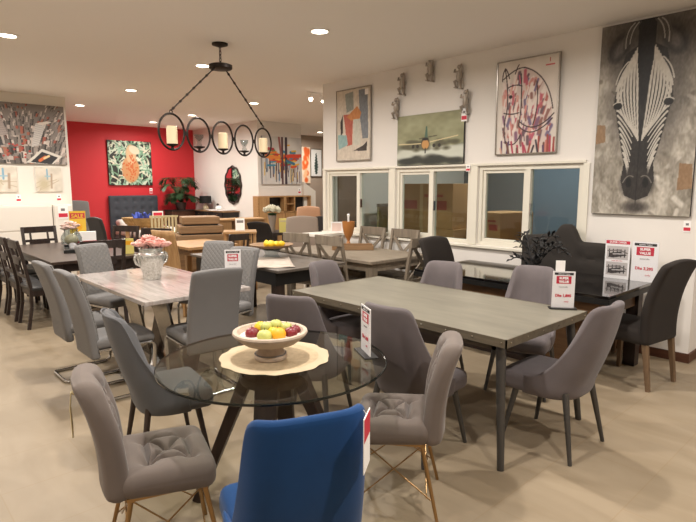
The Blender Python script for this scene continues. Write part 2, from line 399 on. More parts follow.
# ------------------------------------------------------------------ camera, world, lamps
cd = bpy.data.cameras.new('camera'); cam = bpy.data.objects.new('camera', cd); C.objects.link(cam); sc.camera = cam
cd.sensor_width = 36; cd.lens = F/696*36; cd.clip_start = .05; cd.clip_end = 100
cam.location = (0, 0, H); cam.rotation_euler = (PI/2-PITCH, 0, -HEAD)
w = bpy.data.worlds.new('world'); sc.world = w; w.use_nodes = True
w.node_tree.nodes['Background'].inputs[0].default_value = (.9, .85, .8, 1); w.node_tree.nodes['Background'].inputs[1].default_value = .15
vs = sc.view_settings; vs.view_transform = 'Standard'; vs.look = 'None'; vs.gamma = 1; vs.use_curve_mapping = False; vs.exposure = EXPO
sc.cycles.use_denoising = True; sc.cycles.max_bounces = 8; sc.cycles.diffuse_bounces = 5; sc.cycles.transparent_max_bounces = 16
sc.cycles.caustics_reflective = False; sc.cycles.caustics_refractive = False; sc.cycles.sample_clamp_indirect = 6

# ------------------------------------------------------------------ room
def slab(name, lo, hi, m): b = MB(); b.box(lo, hi); return struct(b.build(name, m, smooth=False))
slab('floor', (-3.2, -3.2, -.1), (13.2, 16.2, 0), 'floor')
slab('ceiling', (-3.2, -3.2, CZ), (13.2, 16.2, CZ+.1), 'ceiling')
slab('wall_left', (-3.2, -3.2, 0), (-3, 16.2, CZ), 'wall')
slab('wall_back', (-3, -3.2, 0), (13, -3, CZ), 'wall')
slab('wall_far_side', (13, -3.2, 0), (13.2, 16.2, CZ), 'wall')
slab('wall_red', (-3, 14.2, 0), (7.4, 14.35, CZ), 'red')
slab('wall_mirror_side', (7.27, 11.12, 0), (7.4, 14.2, CZ), 'wall')
slab('wall_painting_side', (7.27, 11.0, 0), (8.57, 11.12, CZ), 'wall')
slab('wall_taupe', (8.57, 13.3, 0), (13, 13.45, CZ), 'taupe')
slab('wall_left_partition', (-3, 10.45, 0), (2.97, 10.6, CZ), 'wall2')
slab('wall_corner_return', (5.62, 1.377, 0), (13, 1.52, CZ), 'wall')
slab('wall_storeroom_end', (5.62, 6.35, 0), (13, 6.47, CZ), 'wall')
slab('wall_storeroom_back', (9.0, 1.52, 0), (9.1, 6.35, CZ), 'dusk')
b = MB(); z0, z1 = .9, 1.815; ops = ((2.43, 3.66), (3.77, 4.96), (5.07, 6.40))
b.box((XW, 1.377, 0), (5.62, 6.47, z0)).box((XW, 1.377, z1), (5.62, 6.47, CZ))
for a, c in ((1.377, 2.43), (3.66, 3.77), (4.96, 5.07), (6.40, 6.47)): b.box((XW, a, z0), (5.62, c, z1))
struct(b.build('wall_right', 'wall', smooth=False))
for i, (a, c) in enumerate(ops):
    m = (3.035, 4.36, 5.70)[i]
    r = thing('window_%d' % (i+1), None, None, (0, 0, 0)); r['kind'] = 'structure'
    b = MB(); x0, x1 = 5.49, 5.57; f = .045
    b.box((x0, a, z0), (x1, a+f, z1)).box((x0, c-f, z0), (x1, c, z1)).box((x0, a+f, z0), (x1, c-f, z0+f)).box((x0, a+f, z1-f), (x1, c-f, z1))
    b.box((x0-.01, m-.03, z0+f), (x1-.01, m+.03, z1-f))
    b.build('window_frame', 'frame', r, smooth=False, bevel=.004)
    b = MB(); g = .035; s0, s1 = (m+.03, c-f)
    b.box((x0+.02, s0, z0+f), (x1-.01, s0+g, z1-f)).box((x0+.02, s1-g, z0+f), (x1-.01, s1, z1-f)).box((x0+.02, s0+g, z0+f), (x1-.01, s1-g, z0+f+g)).box((x0+.02, s0+g, z1-f-g), (x1-.01, s1-g, z1-f))
    b.build('sliding_sash', 'frame', r, smooth=False, bevel=.003)
    b = MB(); b.box((5.528, a+f, z0+f), (5.532, m-.03, z1-f)); b.build('pane', 'glass', r, smooth=False)
    b = MB(); b.box((5.540, s0+g, z0+f+g), (5.544, s1-g, z1-f-g)); b.build('pane', 'glass', r, smooth=False)
    b = MB(); b.box((5.515, m-.045, 1.28), (x0-.012, m-.035, 1.40)); b.build('sash_handle', 'chrome', r, smooth=False)
b = MB(); b.box((5.452, 2.40, 1.822), (XW, 6.47, 1.85)); struct(b.build('trim_1', 'frame', smooth=False, bevel=.003))
b = MB(); b.box((5.43, 2.38, .865), (XW, 6.47, .895)); struct(b.build('trim_2', 'frame', smooth=False, bevel=.004))
b = MB()
for a, c in ((2.36, 2.425), (3.665, 3.765), (4.965, 5.065), (6.405, 6.47)): b.box((5.458, a, .9), (XW, c, 1.82))
struct(b.build('trim_3', 'frame', smooth=False, bevel=.003))
b = MB(); b.box((5.457, 1.377, 0), (XW, 6.47, .085)); struct(b.build('baseboard_right', 'skirting', smooth=False))
b = MB(); b.box((5.457, 1.362, 0), (13, 1.377, .085)); struct(b.build('baseboard_corner', 'skirting', smooth=False))
b = MB(); b.box((-3, 10.435, 0), (2.97, 10.45, .08)); struct(b.build('baseboard_left', 'frame', smooth=False))
b = MB(); b.box((5.66, 6.33, 0), (6.08, 6.35, 2.1)); dr = struct(b.build('door_1', 'aprwood', smooth=False)); b = MB(); b.ball((6.0, 6.31, 1.0), .025); b.build('door_handle', 'chrome', dr)
b = MB(); b.box((6.08, 6.32, 0), (6.14, 6.35, 2.16)).box((5.62, 6.32, 2.10), (6.08, 6.35, 2.16)); struct(b.build('trim_5', 'frame', smooth=False))
b = MB(); b.box((8.57, 10.9, 0), (8.95, 11.12, 1.45)).prism([(0, 0), (.38, 0), (.0, .22)], 0, .22, Tr(8.57, 11.12, 1.45) @ Rm('X', 90)); struct(b.build('trim_4', 'wall2', smooth=False))

# ------------------------------------------------------------------ ceiling lights
def mk_light():
    r = thing('ceiling_light', 'x', 'ceiling light')
    b = MB(); b.lathe([(.078, 0), (.105, 0), (.105, -.006), (.084, -.012), (.078, -.006)], seg=24); b.build('trim_ring', 'paper', r)
    b = MB(); b.lathe([(0, -.004), (.06, -.005), (.0775, -.008)], seg=24); b.build('lens', 'lens', r)
    ld = bpy.data.lights.new('ceiling_lamp', 'AREA'); ld.shape = 'DISK'; ld.size = .12; ld.energy = LAMP; ld.color = (1, .94, .87); ld.spread = D(170)
    lo = bpy.data.objects.new('lamp_beam', ld); C.objects.link(lo); lo.parent = r; lo.location = (0, 0, -.02)
    return r
spots = [((3.6, 4.3), 'round recessed ceiling light nearest the camera, top right of chandelier'), ((1.37, 6.57), 'round recessed ceiling light at the far left edge, above the long dark table'),
    ((3.5, 6.5), 'round recessed ceiling light just behind the chandelier canopy'), ((3.53, 8.93), 'round recessed ceiling light between partition and chandelier, in front of the red room'),
    ((3.45, 11.24), 'round recessed ceiling light over the end of the white partition'), ((5.74, 8.77), 'round recessed ceiling light above the right end of the chandelier'),
    ((5.71, 11.16), 'round recessed ceiling light above the second chandelier ring'), ((5.64, 13.02), 'farthest round recessed ceiling light, close to the red wall'),
    ((3.6, 2.0), None), ((1.37, 4.3), None), ((1.37, 2.0), None), ((1.37, -.3), None), ((3.6, -.3), None), ((-1, 6.5), None), ((-1, 2), None), ((1.37, 9.2), None), ((8.3, 8.8), None), ((10.2, 12.2), None), ((6.6, -.6), None)]
L0 = None
for i, ((x, y), lab) in enumerate(spots):
    lab = lab or 'round recessed ceiling light outside the photographed view'
    if L0 is None: L0 = mk_light(); L0.location = (x, y, CZ); L0['label'] = lab; L0['group'] = 'recessed ceiling lights'
    else: dup(L0, (x, y, CZ), 0, lab, 'recessed ceiling lights')
sp = thing('spotlight', 'small white ceiling spotlight pair beyond the window wall corner', 'spotlight', (5.85, 7.1, CZ))
b = MB(); b.box((-.16, -.015, -.02), (.16, .015, 0)); b.build('rail', 'paper', sp, smooth=False)
for s in (-1, 1):
    b = MB(); b.tube([(s*.11, 0, -.02), (s*.11, 0, -.06), (s*.13, -.03, -.12)], [.012, .03, .04], 14); hd = b.build('spot_head', 'paper', sp)
    b = MB(); b.ball((s*.132, -.036, -.127), .032); b.build('bulb', 'lens', hd)
ld = bpy.data.lights.new('storeroom_fill_light', 'AREA'); ld.shape = 'DISK'; ld.size = .3; ld.energy = LAMP*1.6; ld.color = (1, .95, .9)  # added light without a fixture, brightens the room behind the windows
lo = bpy.data.objects.new('storeroom_fill_light', ld); C.objects.link(lo); lo.location = (7.3, 4.0, CZ-.03)

# ------------------------------------------------------------------ pictures
R90 = -PI/2       # turned to hang on the window wall
# zebra
cv = Cv(170, 350, (158, 151, 139)); cv.noise(34, 7); cv.noise(26, 22); cv.noise(18, 60)
rs = cv.rs
for k in range(60):
    u, v = rs.rand(), rs.rand(); q = rs.randint(-40, 45); cv.stroke([(u, v), (u+rs.uniform(-.08, .08), v+rs.uniform(-.05, .05))], rs.uniform(.02, .07), (150+q+20*(v < .45), 143+q+20*(v < .45), 132+q+20*(v < .45)), soft=.9)
for (x, y, a, c) in ((.0, .38, .11, .10), (.86, .13, .14, .13)):
    cv.poly([(x, y), (x+a, y+.01), (x+a*.9, y+c), (x+.01, y+c*1.05)], (140, 112, 84))
cv.ell(.5, .9, .52, .16, (62, 56, 52), soft=.9); cv.ell(.5, .62, .36, .3, (84, 78, 72), soft=.7)
c0 = .47
for s in (-1, 1):     # ears
    cv.ell(c0+s*.27, .875, .10, .075, (44, 40, 39), ang=s*.5, soft=.4); cv.ell(c0+s*.27, .87, .05, .05, (92, 87, 83), ang=s*.5, soft=.9)
cv.poly([(c0-.2, .84), (c0-.26, .72), (c0-.29, .60), (c0-.25, .50), (c0-.2, .38), (c0-.15, .27), (c0-.17, .18), (c0-.12, .10), (c0, .075), (c0+.12, .10), (c0+.17, .18), (c0+.15, .27), (c0+.2, .38), (c0+.25, .50), (c0+.29, .60), (c0+.26, .72), (c0+.2, .84), (c0, .9)], (36, 33, 32))
wht = (186, 180, 170)
for s in (-1, 1):
    for k in range(7):
        cv.curve((c0+s*(.08+.018*k), .86-.016*k), (c0+s*(.07+.05*k), .66-.006*k), (c0+s*(.02+.012*k), .39+.010*k), (.030, .014), wht, n=12)
    for k in range(5):
        cv.curve((c0+s*(.17+.01*k), .80-.035*k), (c0+s*.26, .76-.04*k), (c0+s*(.285-.008*k), .69-.035*k), (.012, .014), wht)
    for k in range(9):
        y = .56-.033*k; ed = .26-.014*k; cv.curve((c0+s*ed, y), (c0+s*ed*.72, y-.035), (c0+s*(.075+.003*k), y-.115), (.021, .009), wht)
    cv.ell(c0+s*.25, .575, .045, .018, (16, 14, 14)); cv.curve((c0+s*.2, .59), (c0+s*.25, .605), (c0+s*.3, .585), .01, wht)
    cv.ell(c0+s*.09, .17, .035, .028, (10, 9, 9), soft=.4); cv.curve((c0+s*.05, .2), (c0+s*.1, .215), (c0+s*.14, .17), .012, (110, 104, 98), soft=.8)
cv.ell(c0, .17, .165, .085, (44, 40, 38), soft=.5)
for s in (-1, 1): cv.ell(c0+s*.085, .17, .03, .026, (8, 8, 8), soft=.4); cv.curve((c0+s*.04, .2), (c0+s*.1, .222), (c0+s*.145, .17), .01, (112, 106, 100), soft=.8)
cv.poly([(c0-.09, 1), (c0-.08, .8), (c0-.03, .6), (c0, .54), (c0+.03, .6), (c0+.08, .8), (c0+.09, 1)], (18, 16, 16))
for k in range(5):
    for s in (-1, 1): cv.curve((c0+s*(.07+.02*k), .99), (c0+s*(.13+.03*k), .96), (c0+s*(.15+.02*k), .9-.01*k), .012, (150, 145, 138) if k % 2 else (70, 66, 62))
cv.stroke([(c0, .03), (c0, .5)], .01, (14, 12, 12)); cv.ell(c0, .04, .12, .03, (70, 64, 60), soft=.9)
cv.noise(10, 90)
picture('zebra_painting', 'tall unframed painting of a zebra head on mottled grey background', 'painting', cv, .86, 1.755, .035, (XW-.002, 1.88, 1.325), R90, 'sblack')
# horse
cv = Cv(140, 190, (214, 204, 194)); rs = cv.rs; cv.noise(8, 12)
cols = [(150, 70, 60), (90, 60, 90), (60, 50, 60), (190, 120, 110), (110, 70, 60), (70, 70, 110), (170, 60, 80), (200, 160, 140)]
cv.poly([(.1, .8), (.2, .74), (.34, .9), (.5, .9), (.75, .78), (.92, .45), (.9, .05), (.45, .03), (.3, .1), (.12, .12), (.08, .35)], (206, 188, 180))
cv.clip([(.08, .86), (.13, .93), (.2, .82), (.30, .86), (.36, .95), (.52, .9), (.76, .76), (.93, .42), (.97, 0), (.45, 0), (.38, .16), (.26, .07), (.13, .12), (.07, .4)])
for k in range(230):
    t = rs.rand(); x = .10+.78*t; y = .08+.76*rs.rand()*(1-.45*abs(t-.45)); a = rs.uniform(.03, .12)
    c = np.array((224, 210, 202)) if rs.rand() < .38 else np.array(cols[rs.randint(8)])*.75+np.array((60, 45, 45)); cv.stroke([(x, y), (x+rs.uniform(-.03, .05)+.05*(t-.4), y+a)], rs.uniform(.015, .055), tuple(c), soft=.8)
cv.mask = None
for P in (((.13, .93), (.08, .9), (.08, .8)), ((.13, .93), (.17, .9), (.2, .82)), ((.30, .86), (.33, .93), (.36, .95)), ((.12, .93), (.2, .7), (.17, .45)), ((.17, .45), (.1, .3), (.16, .12)), ((.1, .82), (.36, .95), (.5, .9)), ((.5, .9), (.85, .8), (.93, .45)), ((.4, .85), (.44, .5), (.38, .3)), ((.12, .45), (.25, .42), (.38, .44)), ((.38, .3), (.6, .12), (.93, .35)), ((.4, .34), (.65, .18), (.95, .4)), ((.66, .75), (.72, .5), (.62, .3)), ((.18, .72), (.3, .76), (.42, .72)), ((.16, .14), (.3, .03), (.42, .2))):
    cv.curve(*P, .018, (62, 44, 44))
cv.ell(.23, .62, .03, .02, (40, 30, 30))
for k in range(26): x = rs.rand(); cv.stroke([(x, .0), (x+rs.uniform(-.04, .04), rs.uniform(.05, .18))], .03, cols[rs.randint(8)], soft=.5)
cv.stroke([(.86, .93), (.86, .97)], .01, (170, 60, 60)); cv.stroke([(.8, .9), (.93, .9)], .015, (190, 60, 60))
picture('horse_painting', 'framed painting of a horse head in purple and red strokes', 'painting', cv, .70, .98, .02, (XW-.004, 3.07, 1.945), R90, 'sgrey', 'steel', .012, tilt=D(1.0))
# abstract blocks
cv = Cv(100, 150, (202, 190, 174)); cv.noise(8, 14)
cv.poly([(.25, .95), (.5, .97), (.52, .72), (.3, .68)], (138, 142, 134)); cv.poly([(.66, .98), (.92, .98), (.95, .3), (.78, .3), (.7, .6)], (118, 122, 128))
cv.poly([(.2, .66), (.5, .66), (.47, .22), (.3, .2), (.26, .45)], (178, 92, 74)); cv.poly([(.3, .62), (.62, .76), (.74, .66), (.7, .58), (.45, .56)], (194, 128, 72))
cv.poly([(.5, .58), (.7, .58), (.72, .22), (.52, .2)], (196, 192, 178)); cv.poly([(.1, .55), (.18, .66), (.19, .4), (.12, .36)], (46, 34, 32)); cv.poly([(.02, .38), (.3, .36), (.34, .22), (.05, .16)], (140, 170, 168))
cv.poly([(.5, .13), (.8, .2), (.92, .26), (.9, .12)], (58, 48, 42)); cv.noise(10, 40)
cv.poly([(.85, .9), (.95, .9), (.95, .98), (.85, .98)], (236, 230, 224))
picture('abstract_painting', 'framed abstract painting with orange, grey and teal blocks', 'painting', cv, .69, .99, .02, (XW-.004, 5.775, 1.96), R90, 'sgrey', 'steel', .014)
# aeroplane
cv = Cv(180, 110, (142, 142, 110)); cv.noise(14, 5); cv.noise(10, 16)
cv.poly([(0, 0), (1, 0), (1, .4), (.8, .34), (.5, .3), (.2, .34), (0, .42)], (120, 122, 104))
for k in range(80): u = cv.rs.rand(); v = cv.rs.rand(); cv.ell(u, .06+.26*v, .09, .05, ((196, 199, 186) if v > .35 else (48, 50, 44)), soft=1.4)
for k in range(30): cv.ell(cv.rs.uniform(.1, .9), cv.rs.uniform(.3, .46), .05, .035, (84, 82, 62), soft=1.5)
cv.stroke([(.03, .43), (.4, .42)], .012, (206, 190, 150)); cv.stroke([(.5, .44), (.92, .53)], .012, (206, 190, 150))
cv.stroke([(.36, .52), (.62, .56)], .014, (88, 84, 66)); cv.stroke([(.46, .5), (.465, .74)], [.05, .02], (70, 100, 86))
for x in (.26, .33, .58, .66): cv.ell(x, .37, .022, .035, (44, 40, 34))
cv.ell(.45, .42, .065, .12, (84, 70, 48)); cv.ell(.45, .40, .055, .09, (190, 142, 84)); cv.ell(.45, .505, .05, .025, (34, 30, 28)); cv.stroke([(.45, .32), (.45, .24)], .02, (40, 36, 30))
picture('aeroplane_painting', 'wide unframed painting of an aeroplane seen head on above clouds', 'painting', cv, 1.05, .63, .03, (XW-.004, 4.385, 1.856), R90, 'sblack')
# city
cv = Cv(260, 180, (120, 112, 106)); rs = cv.rs
for v in sorted(rs.rand(560)**.8):
    u = rs.rand()*1.05-.05; s = .012+.034*v; hh = rs.uniform(.05, .15)*(.5+v*.8); dx = (u-.5)*.07
    g = rs.randint(84, 206); c = (g, g*.93, g*.88) if rs.rand() > .16 else (150, 60+g*.2, 50+g*.15)
    y = 1-v*1.1
    cv.poly([(u, y), (u+s, y), (u+s+dx, y+hh), (u+dx, y+hh)], c); cv.poly([(u+s, y), (u+s*1.5, y+.01), (u+s*1.5+dx, y+hh), (u+s+dx, y+hh)], tuple(x*.55 for x in c))
def tower(p, c, side):
    cv.poly(p, c); (x0, y0), (x1, y1), (x2, y2), (x3, y3) = p
    for k in range(12):
        t = (k+.5)/12; cv.stroke([(x0+(x3-x0)*t, y0+(y3-y0)*t), (x1+(x2-x1)*t, y1+(y2-y1)*t)], .003, side)
tower([(.22, .26), (.33, .3), (.25, .7), (.07, .66)], (52, 50, 50), (92, 92, 96)); cv.poly([(.06, .66), (.25, .71), (.17, .77), (.02, .73)], (170, 92, 84))
tower([(.31, .45), (.39, .47), (.31, .88), (.2, .86)], (150, 138, 132), (110, 102, 98)); tower([(.62, .28), (.7, .32), (.8, .72), (.68, .68)], (190, 184, 178), (110, 108, 112)); cv.poly([(.68, .68), (.8, .73), (.86, .72), (.76, .66)], (206, 196, 184))
cv.poly([(0, .0), (.2, 0), (.12, .42), (0, .46)], (104, 128, 140))
for k in range(14): cv.stroke([(0, .03*k), (.2-.005*k, .03*k+.03)], .004, (196, 206, 208))
cv.poly([(.0, .38), (.1, .44), (.13, .36), (.02, .3)], (164, 52, 44)); cv.poly([(.55, .02), (.73, .26), (.95, .14), (.84, 0)], (206, 200, 190)); cv.poly([(.6, .03), (.73, .21), (.9, .12), (.82, 0)], (44, 42, 46)); cv.stroke([(.7, .06), (.76, .12)], .035, (206, 106, 60)); cv.stroke([(.75, .1), (.8, .14)], .025, (226, 196, 150))
for k in range(14): cv.ell(rs.uniform(.3, .6), rs.uniform(.1, .4), .012, .016, (166, 60, 54))
picture('city_painting', 'large unframed picture of a city of towers seen from above', 'painting', cv, 1.42, .985, .035, (2.215, 10.447, 1.955), 0, 'sgrey')
# two small pale pictures below
for j, (x0, x1, lab, bl) in enumerate(((1.62, 2.14, 'small pale picture under the city picture, at the left edge', .62), (2.41, 2.82, 'small pale picture with blue marks below the right of the city picture', .45))):
    cv = Cv(70, 70, (214, 206, 192)); cv.noise(14, 8); rs = np.random.RandomState(j)
    for k in range(7): cv.stroke([(rs.rand(), rs.rand()*.5), (rs.rand(), rs.rand()*.5)], .02, (176, 158, 130), soft=1)
    cv.stroke([(bl, .9), (bl, .5)], .06, (128, 168, 190)); cv.stroke([(bl-.08, .62), (bl+.12, .62)], .05, (150, 184, 200)); cv.stroke([(bl+.16, .7), (bl+.14, .15)], .07, (170, 150, 130), soft=1)
    cv.ell(.3, .3, .2, .25, (190, 178, 150), soft=1.2)
    picture('small_picture', lab, 'picture', cv, x1-x0, .42, .025, ((x0+x1)/2, 10.447, 1.49), 0, 'paper', group='pale pictures on the white partition')
# botanical on red wall
cv = Cv(120, 120, (40, 44, 38)); rs = cv.rs
for k in range(230):
    a = rs.rand()*2*PI; x, y = rs.rand(), rs.rand(); L = rs.uniform(.1, .26)
    cv.curve((x, y), (x+L*.5*math.cos(a)+.03, y+L*.5*math.sin(a)), (x+L*math.cos(a), y+L*math.sin(a)-.03), (.042, .006), [(150, 184, 160), (196, 206, 186), (112, 150, 120), (214, 206, 184)][rs.randint(4)])
cv.ell(.5, .36, .2, .3, (190, 138, 92)); cv.ell(.52, .7, .12, .22, (198, 166, 126)); cv.ell(.6, .8, .13, .09, (206, 196, 170), ang=-.5)
for k in range(60): cv.ell(rs.normal(.48, .08), rs.normal(.42, .15), .017, .02, (188, 96, 48))
picture('botanical_painting', 'square picture of pale leaves around an orange figure on red wall', 'painting', cv, 1.11, 1.12, .05, (5.48, 14.198, 1.60), 0, 'sblack', tilt=0)
# colourful abstract
cv = Cv(150, 150, (206, 202, 198)); cv.noise(16, 10); rs = cv.rs
for k in range(90):
    x = rs.uniform(.05, .98); y = rs.uniform(.25, .7); cv.stroke([(x, y), (x+rs.uniform(-.01, .01), y-rs.uniform(.05, .35))], rs.uniform(.008, .03), [(90, 120, 150), (60, 60, 70), (200, 196, 190), (160, 170, 180), (90, 50, 50), (220, 180, 90)][rs.randint(6)], soft=.8)
for k in range(60): y = rs.normal(.56, .09); x = rs.uniform(.02, .8); cv.stroke([(x, y), (x+rs.uniform(.06, .22), y+rs.uniform(-.03, .03))], rs.uniform(.02, .06), [(206, 70, 40), (226, 120, 40), (230, 180, 60), (170, 40, 50), (90, 160, 90), (60, 130, 160)][rs.randint(6)], soft=.7)
cv.stroke([(.5, 1), (.5, 0)], .05, (84, 54, 56)); cv.stroke([(.6, .98), (.59, 0)], .06, (64, 50, 60)); cv.stroke([(.42, .98), (.47, .6)], .05, (150, 92, 86)); cv.stroke([(.62, .6), (.98, .62)], .07, (214, 70, 44), soft=.6); cv.stroke([(.62, .5), (.8, .44)], .06, (60, 110, 140), soft=.7); cv.stroke([(.1, .58), (.42, .56)], .07, (222, 130, 50), soft=.6)
picture('colourful_painting', 'square abstract painting with red, orange and blue drips beyond the chandelier', 'painting', cv, 1.17, 1.14, .05, (7.95, 10.999, 1.62), 0, 'sgrey')
# two beyond the opening
cv = Cv(50, 110, (236, 214, 190)); rs = cv.rs
for k in range(16): cv.ell(rs.uniform(.2, .8), rs.rand(), .2, .07, (222, 96, 40), soft=.8); cv.ell(rs.uniform(.2, .8), rs.rand(), .12, .05, (238, 186, 140), soft=.8)
picture('orange_flower_picture', 'narrow picture of orange flowers left of the dark tree picture', 'picture', cv, .33, 1.1, .03, (10.53, 13.297, 1.66), 0, 'paper')
cv = Cv(60, 110, (232, 230, 226))
for k in range(22):
    y = .1+.035*k; ww = .16*(1-abs(k/22-.35)*1.2); cv.ell(.5+.03*math.sin(k*2.1), y, max(.03, ww), .03, (44, 62, 56), soft=.6)
picture('tree_picture', 'white picture with one slim dark tree, taupe wall beyond opening', 'picture', cv, .42, .82, .03, (10.93, 13.297, 1.88), 0, 'paper', 'steel')

# wall figures
def figure():
    r = thing('wall_figure', 'x', 'wall ornament')
    b = MB()
    b.tube([(.0, -.03, -.05), (.01, -.045, 0), (.015, -.05, .05)], [.032, .036, .03], 12); b.tube([(.015, -.05, .05), (.03, -.055, .078)], [.016, .015], 10)
    b.ball((.015, -.055, .10), .026)
    for P, R in (([(.03, -.05, .045), (.05, -.06, .09), (.03, -.04, .13)], [.015, .012, .009]), ([(-.01, -.05, .045), (-.05, -.06, .05), (-.055, -.04, .085)], [.015, .012, .009]),
                 ([(.02, -.035, -.05), (.045, -.06, -.09), (.03, -.03, -.14)], [.022, .018, .01]), ([(-.015, -.035, -.05), (-.045, -.06, -.06), (-.05, -.02, -.12)], [.022, .018, .01])): b.tube(P, R, 10)
    b.box((-.065, -.05, -.13), (-.035, -.002, -.118)).box((.015, -.06, -.15), (.045, -.002, -.138))
    b.build('figure_body', 'silver', r)
    b = MB(); b.box((-.02, -.035, -.02), (.03, 0, .03)); b.build('wall_bracket', 'silver', r, smooth=False, bevel=.004)
    return r
figs = [((4.84, 2.90), 'silver climbing wall figure, second from left, left of topmost'), ((4.38, 3.03-.02), 'topmost silver climbing wall figure, at the peak of the arch'), ((3.95, 2.87), 'silver climbing wall figure right of the topmost one'), ((4.94, 2.60), 'lowest left silver climbing wall figure, above aeroplane picture corner'), ((3.85, 2.57), 'lowest right silver climbing wall figure, above aeroplane picture tag')]
f0 = None
for (y, z), lab in figs:
    if f0 is None: f0 = figure(); f0.location = (XW, y, z); f0.rotation_euler = (0, 0, R90); f0['label'] = lab; f0['group'] = 'climbing figures on the wall'
    else: dup(f0, (XW, y, z), R90, lab, 'climbing figures on the wall')

# price tags on the walls
def ptag(loc, rz, lab, w=.06, h=.1, g='small price tags on the walls'):
    r = thing('price_tag', lab, 'price tag', loc, rz, g)
    b = MB(); b.box((-w/2, -.004, -h/2), (w/2, -.001, h/2)); b.build('card', 'paper', r, smooth=False)
    b = MB(); b.box((-w*.45, -.0048, -h*.38), (w*.45, -.004, -h*.08)); b.build('price_print', 'sred', r, smooth=False)
    b = MB(); b.box((-w*.2, -.0048, h*.1), (w*.2, -.004, h*.3)); b.build('barcode', 'sgrey', r, smooth=False)
ptag((XW, 1.47, 1.235), R90, 'small red and white price tag under the zebra painting')
ptag((XW-.032, 3.86, 2.42), R90, 'beige tag hanging at the top right corner of the aeroplane painting', .08, .15)
ptag((XW-.022, 3.79, 1.80), R90, 'small tag at the lower right corner of the aeroplane painting', .06, .08)
ptag((2.14, 10.449, 1.38), 0, 'small price tag under the left pale picture', .07, .12)
ptag((2.76, 10.449, 1.38), 0, 'small price tag under the right pale picture', .07, .12)
ptag((6.0, 14.199, 1.45), 0, 'tiny white price tag under the square leaf picture', .08, .14)
ptag((8.5, 10.999, 1.45), 0, 'tiny white price tag under the colourful painting', .08, .14)
# white flat storage panels against the partition
r = thing('white_cabinet', 'low white wall cabinet with flat doors below the city picture', 'cabinet', (0, 10.44, 0))
b = MB(); b.box((-1.0, -.3, .0), (2.56, 0, 1.27)); b.box((2.575, -.3, 0), (2.88, 0, 1.27)); b.build('body', 'wall2', r, smooth=False, bevel=.004)
for a, c in ((-1.0, 1.1), (1.1, 2.56)):
    for z0_, z1_ in ((.05, .84), (.86, 1.25)):
        b = MB(); b.box((a+.01, -.315, z0_), (c-.01, -.3, z1_)); b.build('door', 'wall2', r, smooth=False, bevel=.005)
b = MB(); b.box((2.59, -.315, .05), (2.865, -.3, 1.25)); b.build('door', 'wall2', r, smooth=False, bevel=.005)
ptag((2.72, 10.44-.317, 1.14), 0, 'white and red price card on the white cabinet door', .16, .22)
